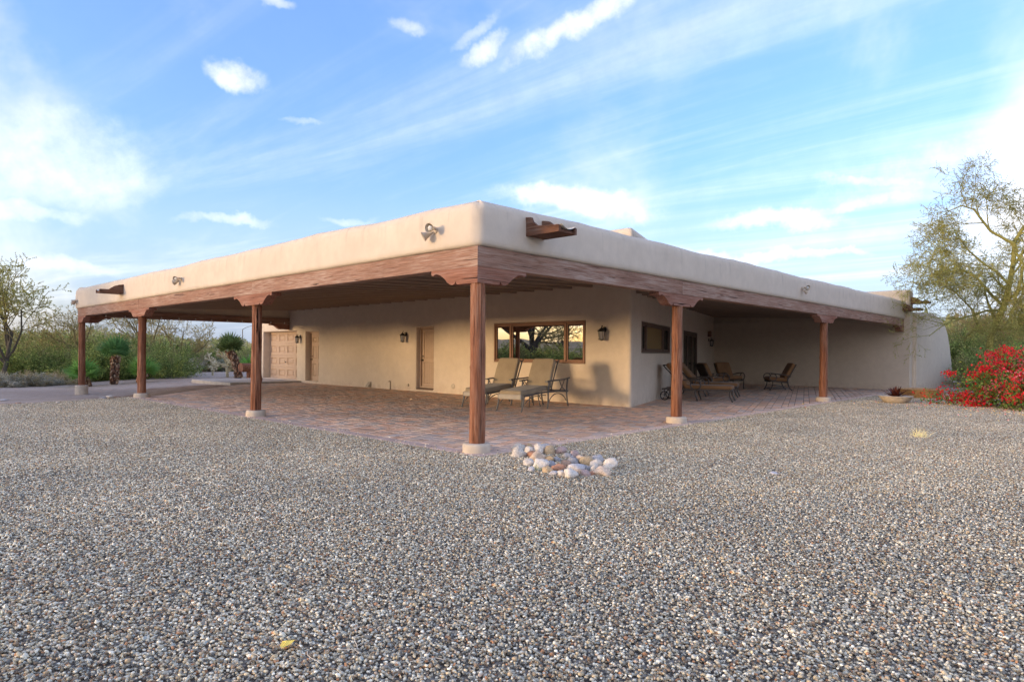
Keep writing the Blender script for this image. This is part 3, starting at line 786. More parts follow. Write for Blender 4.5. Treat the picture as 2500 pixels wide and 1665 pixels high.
# window in the porch wall: three lights
def frame_rect(m, u0, u1, z0, z1, w, y0, y1):
    m.bbox((u0, y0, z0), (u0+w, y1, z1), .004).bbox((u1-w, y0, z0), (u1, y1, z1), .004)
    m.bbox((u0+w+.0005, y0, z0), (u1-w-.0005, y1, z0+w), .004).bbox((u0+w+.0005, y0, z1-w), (u1-w-.0005, y1, z1), .004)
def window(loc, ang, op, splits, w, mat, gmats, name='window'):
    u0, u1, z0, z1, dp = op; m = MB(); u0 += .026; u1 -= .026; z0 += .026; z1 -= .026
    frame_rect(m, u0, u1, z0, z1, w, -.012, dp+.02)
    ed = [u0+w] + [u0+s for s in splits] + [u1-w]
    for s in splits: m.bbox((u0+s-w*.55, -.006, z0+w+.001), (u0+s+w*.55, dp+.015, z1-w-.001), .004)
    o = m.build(name, mat, house); o.location = (*loc, 0); o.rotation_euler = (0, 0, ang)
    es = [u0+w] + [q for s in splits for q in (u0+s-w*.55, u0+s+w*.55)] + [u1-w]
    for k in range(len(splits)+1):
        a, b = es[2*k], es[2*k+1]
        m = MB(); frame_rect(m, a+.001, b-.001, z0+w+.001, z1-w-.001, .042, .022, dp-.005); sm = m.build('sash', mat, o)
        m = MB(); m.bbox((a+.035, .048, z0+w+.035), (b-.035, .056, z1-w-.035), 0); m.build('pane', gmats[k], o)
    return o
window((7.8, YW), -math.pi/2, W_OP, (.685, 2.765), .05, FRAMEP, (GLASS, GLASS, GLASS))
window((7.8, 2.6), TH, SW_OP, (.60, 2.95), .07, FRAMED, (DGLASS, SHADE, DGLASS))
# french doors in the angled wall
fd = MB(); u0, u1, z0, z1, dp = FD_OP; frame_rect(fd, u0+.025, u1-.025, z0, z1-.025, .07, -.01, .10)
fo = fd.build('french_doors', FRAMED, house); fo.location = (7.8, 2.6, 0); fo.rotation_euler = (0, 0, TH)
for a, b in ((u0+.1, u0+1.05), (u0+1.06, u0+2.08), (u0+2.09, u1-.1)):
    m = MB(); frame_rect(m, a, b, z0+.08, z1-.1, .09, .02, .065); m.build('leaf_frame', FRAMED, fo)
    MB().bbox((a+.085, .038, z0+.16), (b-.085, .048, z1-.18), 0).build('pane', DGLASS, fo)
for u in (u0+2.02, u0+2.15):
    MB().lathe([(0, 0), (.018, .004), (.012, .03), (.026, .05), (.03, .065), (.02, .08), (0, .085)], 14, Matrix.Translation((u, .02, 1.0)) @ Matrix.Rotation(math.pi/2, 4, 'X')).build('handle', BRASS, fo, True)
# back filler walls behind the openings so that nothing shows through
# doors
def recess(m, a, b, za, zb, y, d, bv=.03):
    """raised-and-fielded panel on a face at depth y"""
    o = [(a, y, za), (b, y, za), (b, y, zb), (a, y, zb)]; i1 = [(a+bv, y+d, za+bv), (b-bv, y+d, za+bv), (b-bv, y+d, zb-bv), (a+bv, y+d, zb-bv)]
    i2 = [(a+bv*1.8, y+d*.25, za+bv*1.8), (b-bv*1.8, y+d*.25, za+bv*1.8), (b-bv*1.8, y+d*.25, zb-bv*1.8), (a+bv*1.8, y+d*.25, zb-bv*1.8)]
    m.add(o+i1+i2, [(k, (k+1) % 4, 4+(k+1) % 4, 4+k) for k in range(4)] + [(4+k, 4+(k+1) % 4, 8+(k+1) % 4, 8+k) for k in range(4)] + [(8, 9, 10, 11)])
def panel_face(m, u0, u1, z0, z1, y, panels, d=.012, bv=.03):
    us = sorted({u0, u1} | {q for p in panels for q in p[:2]}); zs = sorted({z0, z1} | {q for p in panels for q in p[2:]})
    for a, b in zip(us[:-1], us[1:]):
        for c, e in zip(zs[:-1], zs[1:]):
            if any(p[0] < (a+b)/2 < p[1] and p[2] < (c+e)/2 < p[3] for p in panels): continue
            m.add([(a, y, c), (b, y, c), (b, y, e), (a, y, e)], [(0, 1, 2, 3)])
    for p in panels: recess(m, *p, y, d, bv)
def rot_to(o): o.location = (7.8, YW, 0); o.rotation_euler = (0, 0, -math.pi/2)
gd = empty('garage_door'); gd.parent = house; rot_to(gd)
u0, u1, z0, z1, dp = G_OP; gy = .33; gw = u1-u0-.05; hs = (z1-z0-.03)/4
for k in range(4):
    za = z0+.01+k*hs; m = MB(); pw = gw/4.
    ps = [(u0+.025+pw*i+.10, u0+.025+pw*(i+1)-.10, za+.10, za+hs-.11) for i in range(4)]
    panel_face(m, u0+.025, u1-.025, za+.004, za+hs-.004, gy, ps, .050, .05)
    m.add([(u0+.025, gy, za+hs-.004), (u1-.025, gy, za+hs-.004), (u1-.025, gy+.03, za+hs), (u0+.025, gy+.03, za+hs)], [(0, 1, 2, 3)])
    m.add([(u0+.025, gy, za+.004), (u1-.025, gy, za+.004), (u1-.025, gy+.03, za), (u0+.025, gy+.03, za)], [(0, 1, 2, 3)])
    m.add([(u0+.0, gy+.04, za), (u1, gy+.04, za), (u1, gy+.04, za+hs), (u0, gy+.04, za+hs)], [(0, 1, 2, 3)])
    m.build('section', DOORP, gd)
hx = u0+.025+gw*.5-.02
MB().bbox((hx-.06, gy-.035, z0+hs*1.42), (hx+.06, gy-.015, z0+hs*1.42+.022), .004).bbox((hx-.012, gy-.02, z0+hs*1.42-.02), (hx+.012, gy+.02, z0+hs*1.42+.045), .003).build('handle', BLACKM, gd)
def six_panel():
    u0, u1, z0, z1, dp = D1_OP; a, b = u0+.08, u1-.08; y = .24; m = MB(); w = (b-a)
    ps = []
    for i in range(2):
        x0 = a+.12+i*(w/2-.035); x1 = x0+w/2-.175
        ps += [(x0, x1, z0+.22, z0+.78), (x0, x1, z0+.95, z0+1.52), (x0, x1, z0+1.66, z0+1.88)]
    panel_face(m, a, b, z0+.01, z1-.06, y, ps, .035, .03)
    frame_rect(m, u0+.025, u1-.025, z0, z1-.025, .055, .19, .30)
    o = m.build('door', DOORP, house); rot_to(o)
    knob(o, a+.075, z0+.92, y); return o
def knob(o, u, z, y):
    m = MB()
    m.lathe([(.033, 0), (.033, .008), (.012, .012), (.012, .04), (.028, .05), (.032, .065), (.02, .08), (0, .082)], 16, Matrix.Translation((u, y, z)) @ Matrix.Rotation(math.pi/2, 4, 'X'))
    m.lathe([(.030, 0), (.030, .012), (.018, .022), (0, .023)], 16, Matrix.Translation((u, y, z+.14)) @ Matrix.Rotation(math.pi/2, 4, 'X'))
    m.build('handle', BRASS, o, True, 40)
six_panel()
def plank_door():
    u0, u1, z0, z1, dp = D2_OP; a, b = u0+.09, u1-.09; y = .20; z0 += .03
    m = MB(); frame_rect(m, u0+.025, u1-.025, z0, z1-.025, .06, .14, .26)
    m.bbox((a, y, z0+.02), (a+.10, y+.04, z1-.09), .004).bbox((b-.10, y, z0+.02), (b, y+.04, z1-.09), .004)
    m.bbox((a+.101, y, z0+.02), (b-.101, y+.04, z0+.17), .004).bbox((a+.101, y, z0+.88), (b-.101, y+.04, z0+1.02), .004).bbox((a+.101, y, z1-.20), (b-.101, y+.04, z1-.09), .004)
    o = m.build('door', DOORP, house); rot_to(o)
    n = 6; pw = (b-a-.202)/n
    for zz0, zz1 in ((z0+.171, z0+.879), (z0+1.021, z1-.201)):
        for i in range(n): MB().bbox((a+.101+pw*i+.001, y+.015, zz0), (a+.101+pw*(i+1)-.001, y+.035, zz1), .006).build('plank', DOORP, o)
    knob(o, a+.05, z0+.95, y)
    m = MB().bbox((u0+.02, -.005, z0-.055), (u1-.02, .24, z0-.005), .005); m.build('threshold', FRAMED, o)
plank_door()

# ------------------------------------------------------------------ wall fixtures
def lantern(x, y, z, ang, label, group='coach lanterns on the porch walls'):
    e = empty('wall_lantern', (x, y, z), ang, label, 'lantern', group)
    MB().lathe([(.055, 0), (.055, .012), (.035, .022), (0, .024)], 18, Matrix.Translation((0, 0, .09)) @ Matrix.Rotation(math.pi/2, 4, 'X') @ Matrix.Scale(1.35, 4, (0, 1, 0))).build('back_plate', BLACKM, e, True, 40)
    MB().tube([(0, -.01, .09), (0, -.05, .10), (0, -.085, .15), (0, -.12, .185), (0, -.15, .17), (0, -.15, .13)], .009, 8).tube([(0, -.01, .06), (0, -.04, .02), (0, -.07, .05), (0, -.06, .09)], .006, 6).build('arm', BLACKM, e, True)
    T = Matrix.Translation((0, -.15, 0))
    MB().lathe([(0, .16), (.012, .155), (.012, .135), (.03, .12), (.05, .10), (.085, .07), (.105, .045), (.105, .03), (.07, .028)], 20, T).build('cap', BLACKM, e, True, 40)
    m = MB()
    for k in range(6):
        a = math.pi/6+k*math.pi/3; m.tube([(.085*math.cos(a), -.15+.085*math.sin(a), .03), (.062*math.cos(a), -.15+.062*math.sin(a), -.165)], .0055, 6)
    m.lathe([(0, -.165), (.088, -.165), (.088, -.18), (.05, -.19), (.02, -.205), (0, -.21)], 20, T); m.build('cage', BLACKM, e, True, 40)
    MB().lathe([(.079, .028), (.056, -.163)], 6, T @ Matrix.Rotation(math.pi/6, 4, 'Z'), cap=False).build('glass', LGLASS, e)
    return e
lantern(7.8, 3.42, 1.90, -math.pi/2, 'black coach lantern between the three-light window and the rounded wall corner')
lantern(7.8, 11.9, 1.90, -math.pi/2, 'black coach lantern left of the plank door')
lantern(7.8, 19.36, 1.90, -math.pi/2, 'black coach lantern between garage door and panelled door')
pL = np.array([7.8, 2.6])+wd*14.1
lantern(pL[0], pL[1], 1.92, TH, 'dark lantern on the angled wall past the glass doors')
pB = np.array([7.8, 2.6])+wd*13.95
sp = MB().bbox((-.11, -.15, 0), (.11, -.002, .26), .01).build('wall_speaker', FRAMEP, None); sp.location = (pB[0], pB[1], 2.14); sp.rotation_euler = (0, 0, TH)
tag(sp, 'small brown box speaker mounted above the far porch lantern', 'speaker')
def floodlight(x, y, z, ang, label, a1=(-35, -25), a2=(15, -8), mirror=1):
    e = empty('twin_floodlight', (x, y, z), ang, label, 'floodlight', 'twin floodlights on the parapet'); e.scale = (.82, .82, .82)
    MB().lathe([(.058, 0), (.058, .02), (.04, .03), (0, .032)], 18, Matrix.Rotation(math.pi/2, 4, 'X')).build('base', LIGHTM, e, True, 40)
    for k, (yaw, pit, off) in enumerate(((a1[0]*mirror, a1[1], (-.05*mirror, -.05, -.05)), (a2[0]*mirror, a2[1], (.04*mirror, -.06, .02)))):
        # cone axis: local +Z of the lathe turned to point outward (-Y), then yaw / pitch
        M = Matrix.Translation(off) @ Matrix.Rotation(R(yaw), 4, 'Z') @ Matrix.Rotation(R(-pit), 4, 'X') @ Matrix.Rotation(math.pi/2, 4, 'X')
        h = MB().lathe([(.0, -.01), (.03, -.005), (.034, .04), (.045, .07), (.085, .16), (.088, .165), (.083, .165), (.042, .075), (.0, .07)], 22, M).build('lamp_shade', LIGHTM, e, True, 40)
        MB().lathe([(.02, .07), (.028, .09), (.043, .115), (.046, .135), (.035, .15), (0, .156)], 18, M).build('bulb', WHITE, h, True)
        MB().tube([(0, 0, 0), tuple(Vector(off)*.6), tuple(M @ Vector((0, 0, 0)))], .014, 8).build('arm', LIGHTM, e, True)
    return e
floodlight(-.15, .72, 3.10, -math.pi/2, 'twin floodlight on the sunlit parapet beside the roof corner')
floodlight(-.15, 10.5, 3.12, -math.pi/2, 'twin floodlight on the parapet between the carved spout and the middle porch bay', (-50, -20), (20, -15))
floodlight(-.15, 20.35, 3.08, -math.pi/2, 'twin floodlight at the far end of the garage side parapet', (-65, -20), (-20, -30))
floodlight(11.75, -.15, 3.14, 0, 'twin floodlight on the shaded parapet above the wide porch bay', (35, -30), (-20, -5), 1)
floodlight(23.95, -.42, 2.93, 0, 'twin floodlight below the paired spouts by the curved buttress', (60, -20), (20, -20))
# tap, hose stub, vent and cover by the wall base
tp = empty('garden_tap', (7.8, 12.78, 0), -math.pi/2, 'slim standpipe tap on the porch wall left of the plank door', 'tap')
MB().tube([(0, -.03, .0), (0, -.03, .30)], .017, 8).build('pipe', LIGHTM, tp, True)
MB().tube([(0, -.03, .29), (0, -.09, .30), (0, -.11, .27)], .013, 8).bbox((-.05, -.035, .315), (.05, -.02, .33), .003).build('spout', LIGHTM, tp)
vt = MB().prism([(0, .02), (.16, .02), (.14, .04), (.02, .22), (0, .22)], -.09, .09, lambda a, b, t: (t, -a, b+.02)).build('wall_vent', LIGHTM); vt.location = (7.8, 14.1, 0); vt.rotation_euler = (0, 0, -math.pi/2)
tag(vt, 'tan hooded wall vent low on the porch wall', 'vent')
cv = MB().lathe([(.085, 0), (.085, .012), (.06, .02), (0, .021)], 24, Matrix.Rotation(math.pi/2, 4, 'X')).build('cleanout_cover', LIGHTM, None, True, 40); cv.location = (7.8, 9.38, .26); cv.rotation_euler = (0, 0, -math.pi/2)
tag(cv, 'round tan cleanout cover low on the wall right of the plank door', 'cover')
oc = MB().lathe([(.045, 0), (.045, .03), (.03, .04), (0, .041)], 18, Matrix.Rotation(math.pi/2, 4, 'X')).build('pipe_cap', LIGHTM, None, True, 40); oc.location = (7.8, 11.75, .20); oc.rotation_euler = (0, 0, -math.pi/2)
tag(oc, 'small round pipe cap low on the wall between tap and plank door', 'cap')
# string lights on the far end beam
sl = empty('string_lights', (.3, 20.24, 2.6), 0, 'string of small round bulbs along the end beam of the porch', 'string lights')
pts_ = []
for k in range(12):
    x = .7+k*.62-.3; pts_ += [(x, 0, 0.02), (x+.31, 0, -.005)]
    MB().lathe([(0, -.06), (.022, -.05), (.03, -.03), (.022, -.008), (.012, .01), (.012, .02)], 12, Matrix.Translation((x, 0, 0))).build('bulb', WHITE, sl, True)
MB().tube(pts_, .004, 5).build('wire', BLACKM, sl)

# ------------------------------------------------------------------ slab, log bench
sb = MB().bbox((4.75, 19.22, -.1), (7.79, 23.25, .085), .012).build('concrete_slab', SLAB); tag(sb, 'pale concrete apron slab in front of the garage door', 'slab')
lb = empty('log_bench', (7.6, 24.6, -.12), R(10), 'rustic red-brown log bench on stump legs beside the leaning palm', 'bench')
def log(m, p0, p1, r, seed):
    p0, p1 = Vector(p0), Vector(p1); pts = [p0.lerp(p1, t) for t in np.linspace(0, 1, 14)]
    m.tube(pts, [r*(1+.05*mnoise.noise(Vector((i*.6, seed, 0)))) for i in range(14)], 22)
o = MB(); log(o, (-.1, 0, .66), (2.3, 0, .66), .215, 1); o.build('seat', POST, lb, True, 50)
for x in (.42, 1.85): o = MB(); log(o, (x, 0, -.05), (x, 0, .48), .165, x); o.build('leg', POST, lb, True, 50)

# ------------------------------------------------------------------ furniture
def bez(p, n=10):
    p = [Vector(q) for q in p]; out = []
    for k in range(n+1):
        t = k/n; q = list(p)
        while len(q) > 1: q = [a.lerp(b, t) for a, b in zip(q[:-1], q[1:])]
        out.append(q[0])
    return out
def tan_chaise(x, y, label):
    e = empty('chaise_longue', (x, y, .012), R(11), label, 'chaise longue', 'tan cushioned chaise longues under the window')
    w = .34
    m = MB()
    for s in (-1, 1): m.tube(bez([(.05, s*w, .355), (.7, s*w, .37), (1.1, s*w, .45), (1.5, s*w, .40), (2.25, s*w, .38)], 14), .021, 8)
    for xx in (.05, .95, 2.2): m.tube([(xx, -w, .36+.03*(xx > .5)), (xx, w, .36+.03*(xx > .5))], .018, 8)
    m.build('frame', GREYM, e, True, 60)
    for s in (-1, 1):
        MB().tube(bez([(.07, s*w, .36), (.10, s*w, .22), (.02, s*w, .1), (-.02, s*w, 0)], 8), [.021]*4+[.019]*5, 8).build('leg', GREYM, e, True)
        MB().tube(bez([(1.20, s*(w+.03), .66), (1.13, s*(w+.03), .45), (1.22, s*(w+.03), .2), (1.12, s*(w+.03), 0)], 10), .021, 8).build('leg', GREYM, e, True)
        MB().tube(bez([(2.18, s*(w+.03), .70), (2.10, s*(w+.03), .45), (2.12, s*(w+.03), .2), (2.22, s*(w+.03), 0)], 10), .021, 8).build('leg', GREYM, e, True)
        m = MB().tube(bez([(1.08, s*(w+.03), .655), (1.25, s*(w+.03), .69), (1.7, s*(w+.03), .66), (2.28, s*(w+.03), .72)], 10), .020, 8)
        m.box((1.12, s*(w+.03), .66), (.10, .07, .035)); m.build('armrest', GREYM, e, True, 60)
        m = MB(); m.tube(bez([(1.22, s*(w+.03), .62), (1.35, s*(w+.03), .38), (1.6, s*(w+.03), .30), (1.85, s*(w+.03), .40), (2.0, s*(w+.03), .68)], 12), .012, 6)
        m.tube(bez([(1.75, s*(w+.03), .66), (1.85, s*(w+.03), .5), (2.0, s*(w+.03), .42), (2.1, s*(w+.03), .40)], 8), .011, 6)
        m.tube(bez([(1.2, s*(w+.03), .15), (1.35, s*(w+.03), .42), (1.9, s*(w+.03), .42), (2.1, s*(w+.03), .15)], 12), .012, 6)
        m.tube(bez([(.12, s*w, .14), (.25, s*w, .36), (.8, s*w, .36), (1.1, s*w, .33)], 10), .011, 6); m.build('brace', GREYM, e, True)
    m = MB()
    Mb = Matrix.Translation((1.38, 0, .50)) @ Matrix.Rotation(R(-64), 4, 'Y')
    for s in (-1, 1): m.tube([Mb @ Vector(q) for q in ((-.04, s*.31, -.05), (.4, s*.31, -.055), (.72, s*.31, -.06), (.80, s*.31, -.10))], .017, 8)
    m.tube([Mb @ Vector((.74, -.31, -.06)), Mb @ Vector((.74, .31, -.06))], .015, 8); m.build('back_frame', GREYM, e, True)
    MB().bbox((.0, -.315, .275), (.07, .315, .395), .02).build('foot_sling', SLING, e)
    m = MB(); vs = []
    # seat cushion bent along its length
    sq = MB().squad((0, 0, 0), (.69, .325, .065), .30, .16, None, 40, 12)
    for p in sq.v:
        xx = p[0]+.72; zz = p[2]+.425+.075*math.sin(max(0, min(1, (xx-.2)/1.0))*math.pi*.5)**2 - .03*max(0, xx-1.0)
        vs.append((xx, p[1]*(1-.04*(xx < .2)), zz))
    m.add(vs, sq.f); m.build('seat_cushion', TANF, e, True)
    sq = MB().squad((.36, 0, .04), (.385, .325, .07), .30, .18, None, 40, 12); m = MB(); m.add([Mb @ Vector((p[0], p[1]*(1-.05*max(0, p[0])), p[2]+.03*math.sin(p[0]*3))) for p in sq.v], sq.f)
    m.build('back_cushion', TANF, e, True)
    return e
tan_chaise(4.67, 3.86, 'tan cushioned chaise longue under the window nearer the rounded wall corner')
tan_chaise(4.72, 5.12, 'tan cushioned chaise longue under the window partly behind the corner post')
st = empty('side_table', (6.15, 4.5, .012), 0, 'small round cream side table between the two tan chaise longues', 'table')
MB().lathe([(0, .455), (.29, .455), (.305, .465), (.31, .49), (.30, .505), (.28, .508), (0, .505)], 36).build('table_top', WHITE, st, True, 40)
for k in range(4):
    a = k*math.pi/2+.5; MB().tube(bez([(.20*math.cos(a), .20*math.sin(a), .46), (.14*math.cos(a), .14*math.sin(a), .25), (.24*math.cos(a), .24*math.sin(a), 0)], 6), .014, 8).build('leg', GREYM, st, True)

def ring(m, c, r, t, n=26, w=None):
    m.tube([(c[0]+r*math.cos(2*math.pi*k/n), c[1], c[2]+r*math.sin(2*math.pi*k/n)) for k in range(n)], t, 8, closed=True)
def brown_chaise(x, y, ang, label):
    e = empty('chaise_longue', (x, y, .012), ang, label, 'chaise longue', 'brown wheeled chaise longues by the angled wall')
    w = .36; m = MB()
    for s in (-1, 1): m.bbox((.0, s*w-.017, .30), (1.95, s*w+.017, .35), .006)
    for xx in (.03, 1.0, 1.9): m.bbox((xx-.017, -w+.018, .305), (xx+.017, w-.018, .345), .005)
    m.build('frame', DARKM, e)
    for s in (-1, 1):
        MB().tube(bez([(.03, s*w, .32), (.09, s*w, .2), (.0, s*w, .1), (-.03, s*w, 0)], 8), .024, 8).build('leg', DARKM, e, True)
        MB().tube(bez([(.98, s*w, .32), (1.04, s*w, .2), (.95, s*w, .1), (.93, s*w, 0)], 8), .024, 8).build('leg', DARKM, e, True)
        m = MB(); ring(m, (.98, s*(w+.05), .47), .145, .018)
        m.tube(bez([(.90, s*(w+.05), .60), (1.2, s*(w+.05), .62), (1.5, s*(w+.05), .60), (1.62, s*(w+.02), .55)], 10), .016, 8); m.build('armrest', DARKM, e, True)
        m = MB(); ring(m, (1.86, s*(w+.04), .135), .122, .014); 
        for k in range(4): m.tube([(1.86, s*(w+.04), .135), (1.86+.12*math.cos(k*math.pi/2+.4), s*(w+.04), .135+.12*math.sin(k*math.pi/2+.4))], .007, 6)
        m.build('wheel', RUBBER, e, True)
        MB().tube([(1.86, s*(w+.04), .135), (1.86, s*w, .32)], .016, 8).build('wheel_strut', DARKM, e, True)
    MB().squad((.66, 0, .405), (.68, .36, .06), .28, .14, None, 40, 12).build('seat_cushion', BROWNF, e, True)
    Mb = Matrix.Translation((1.30, 0, .42)) @ Matrix.Rotation(R(-48), 4, 'Y')
    MB().squad((.40, 0, .04), (.43, .36, .065), .30, .16, Mb, 40, 12).build('back_cushion', BROWNF, e, True)
    m = MB()
    for s in (-1, 1): m.tube([Mb @ Vector((-.02, s*.34, -.05)), Mb @ Vector((.86, s*.34, -.06))], .017, 8)
    m.tube([Mb @ Vector((.86, -.34, -.06)), Mb @ Vector((.86, .34, -.06))], .017, 8); m.build('back_frame', DARKM, e, True)
    return e
CA = math.atan2(-wn[1], -wn[0])
brown_chaise(11.70, 1.72, CA, 'brown cushioned chaise longue with wheels beside the wide window of the angled wall')
brown_chaise(13.68, 2.46, CA, 'brown cushioned chaise longue in front of the dark glass doors')
def patio_chair(x, y, ang, label, glider=False):
    e = empty('glider_chair' if glider else 'lounge_chair', (x, y, .012), ang, label, 'chair', 'brown cushioned lounge chairs on the porch')
    w = .34      # faces local +X
    m = MB()
    for s in (-1, 1): m.tube([(-.32, s*w*.93, .30), (.36, s*w*.93, .36)], .02, 8)
    for xx in (-.3, .34): m.tube([(xx, -w*.93, .33), (xx, w*.93, .33)], .018, 8)
    m.build('seat_frame', DARKM, e, True)
    for s in (-1, 1):
        if glider:
            MB().tube(bez([(.26, s*(w+.04), .40), (.22, s*(w+.04), .2), (.30, s*(w+.04), .08), (.36, s*(w+.04), 0)], 8), .021, 8).build('leg', DARKM, e, True)
            MB().tube(bez([(-.30, s*(w+.04), .52), (-.26, s*(w+.04), .25), (-.34, s*(w+.04), .1), (-.46, s*(w+.04), 0)], 8), .023, 8).build('leg', DARKM, e, True)
            MB().tube([(.27, s*(w+.04), .07), (-.30, s*(w+.04), .09)], .015, 8).tube([(.2, s*w, .2), (-.22, s*w, .16)], .014, 8).build('glide_rail', GREYM, e, True)
        else:
            MB().tube(bez([(.33, s*(w+.03), .38), (.36, s*(w+.03), .2), (.30, s*(w+.03), .1), (.36, s*(w+.03), 0)], 8), .021, 8).build('leg', DARKM, e, True)
            MB().tube(bez([(-.30, s*(w+.03), .50), (-.28, s*(w+.03), .25), (-.34, s*(w+.03), .1), (-.42, s*(w+.03), 0)], 8), .021, 8).build('leg', DARKM, e, True)
        m = MB(); ring(m, (.24, s*(w+.05), .50), .13, .018)
        m.tube(bez([(.27, s*(w+.05), .625), (.0, s*(w+.05), .645), (-.25, s*(w+.05), .58), (-.40, s*(w+.03), .53)], 10), .017, 8); m.build('armrest', DARKM, e, True)
    if glider: MB().tube([(.3, -w-.04, .06), (.3, w+.04, .06)], .014, 8).tube([(-.34, -w-.04, .08), (-.34, w+.04, .08)], .014, 8).build('base_bar', GREYM, e, True)
    MB().squad((.06, 0, .425), (.36, .32, .075), .30, .16, Matrix.Rotation(R(-5), 4, 'Y'), 36, 12).build('seat_cushion', BROWNF, e, True)
    Mb = Matrix.Translation((-.25, 0, .40)) @ Matrix.Rotation(R(-118), 4, 'Y')
    MB().squad((.33, 0, -.03), (.36, .32, .07), .30, .16, Mb, 36, 12).build('back_cushion', BROWNF, e, True)
    m = MB()
    for s in (-1, 1): m.tube([Mb @ Vector((-.06, s*.31, .05)), Mb @ Vector((.69, s*.31, .06))], .017, 8)
    m.tube([Mb @ Vector((.69, -.31, .06)), Mb @ Vector((.69, .31, .06))], .017, 8)
    m.add([Mb @ Vector((a, b, .045)) for a, b in ((-.02, -.30), (.68, -.30), (.68, .30), (-.02, .30))], [(0, 1, 2, 3)]); m.build('back_frame', DARKM, e, True)
    return e
RA = math.atan2(RGT[1], RGT[0])
patio_chair(16.25, 4.50, RA+R(12), 'brown cushioned lounge chair turned side-on beyond the glass doors')
patio_chair(18.3, 4.85, R(-118), 'brown cushioned lounge chair facing out, near the end of the angled wall')
patio_chair(18.72, 3.2, RA+math.pi-R(6), 'brown cushioned glider chair alone in front of the blank end wall', True)

# ------------------------------------------------------------------ rocks by the corner post
rng = np.random.default_rng(12)
bm = bmesh.new(); bmesh.ops.create_icosphere(bm, subdivisions=3, radius=1); RV = np.array([v.co[:] for v in bm.verts]); RF = [[v.index for v in f.verts] for f in bm.faces]; bm.free()
RCOL = dict(w=(.62, .55, .46), t=(.50, .36, .21), o=(.46, .24, .15), g=(.34, .33, .33), p=(.48, .35, .31), b=(.34, .23, .17), l=(.52, .49, .48), c=(.62, .47, .34))
def rock_mesh(seed, col, flat=.84):
    o_ = Vector((seed*3.7, seed*1.3, seed*2.9)); V = []
    k = rng.uniform(.8, 1.2, 3)
    for p in RV:
        d = 1 + .42*mnoise.noise(Vector(p)*.9+o_) + .20*mnoise.noise(Vector(p)*1.9+o_) + .045*mnoise.noise(Vector(p)*5.5+o_)
        V.append(p*d*k*np.array([1.12, .9, flat]))
    return np_mesh('rock', np.array(V), np.array(RF), np.tile(np.array(col)*rng.uniform(.88, 1.12), (len(V), 1)), True)
ROCKS = [(840, 440, 58, 'w'), (850, 492, 66, 'w'), (948, 468, 46, 'w'), (985, 508, 40, 'o'), (1040, 462, 56, 'w'), (1100, 436, 36, 'l'), (1145, 474, 48, 't'), (1255, 470, 46, 'p'), (1025, 543, 60, 'c'), (940, 583, 50, 'w'), (1060, 608, 62, 'w'), (1140, 547, 52, 't'), (1212, 556, 32, 'g'), (1092, 578, 30, 'l'), (1160, 605, 38, 'g'), (1300, 594, 52, 'b'), (1230, 632, 50, 'o'), (1385, 506, 46, 'p'), (1318, 520, 32, 'g'), (1375, 567, 52, 'g'), (1440, 540, 40, 'c'), (1502, 565, 62, 't'), (1605, 553, 56, 'l'), (1398, 640, 64, 'l'), (1470, 632, 35, 'g'), (1590, 600, 60, 'w'), (1572, 648, 46, 'w'), (1728, 602, 70, 'w'), (1650, 672, 62, 'c'), (1350, 695, 62, 'w'), (1128, 655, 44, 't'), (1182, 686, 40, 'l'), (1255, 692, 32, 'w'), (1488, 688, 44, 'p'), (1420, 676, 36, 'c'), (1552, 690, 26, 'o'), (968, 650, 30, 'l'), (950, 438, 34, 't'), (1515, 640, 28, 'g'), (905, 440, 28, 'b'), (1280, 650, 28, 'b'), (1345, 520, 26, 'l')]
RN = dict(w='off-white', t='ochre tan', o='rusty orange', g='grey', p='pinkish grey', b='reddish brown', l='pale lilac grey', c='creamy pink')
cr = MB()
for i, (u, v, r, k) in enumerate(ROCKS):
    px, py = 1050+u/3.92, 980+(v+r*.62)/3.92
    p = onz(px, py); dep = (p-CAM) @ FWD; rad = r*1.12/3.92/1572*dep
    p = p + np.array([FWD[0], FWD[1], 0])*rad*.55
    o = link('river_rock', rock_mesh(i+1, RCOL[k]), ROCK); o.scale = (rad, rad, rad); o.location = (p[0], p[1], rad*.36)
    o.rotation_euler = (rng.uniform(-.2, .2), rng.uniform(-.2, .2), rng.uniform(0, 6.28))
    big = 'large ' if r > 57 else ('small ' if r < 37 else '')
    tag(o, f'{big}{RN[k]} river rock in the pile beside the corner post', 'rock', 'river rocks by the corner post')
# a few pale stones on the gravel edge
for i, (px, py, r, k) in enumerate(((8, 978, 8, 'l'), (270, 971, 10, 'w'), (252, 973, 8, 'g'), (285, 971, 7, 'b'), (140, 984, 6, 'w'), (45, 985, 6, 'b'), (1890, 1157, 11, 'l'))):
    p = onz(px, py); dep = (p-CAM) @ FWD; rad = r/1572*dep*.9
    o = link('loose_stone', rock_mesh(60+i, RCOL[k], .6), ROCK); o.scale = (rad*1.3, rad, rad*.7); o.location = (p[0], p[1], rad*.2); o.rotation_euler = (0, 0, i*1.1)
    tag(o, f'{RN[k]} stone lying at the drive side rim of the gravel yard' if px < 1000 else 'flat pale stone half sunk in open gravel, away from the rock pile', 'stone', 'loose stones at the gravel rim' if px < 1000 else None)

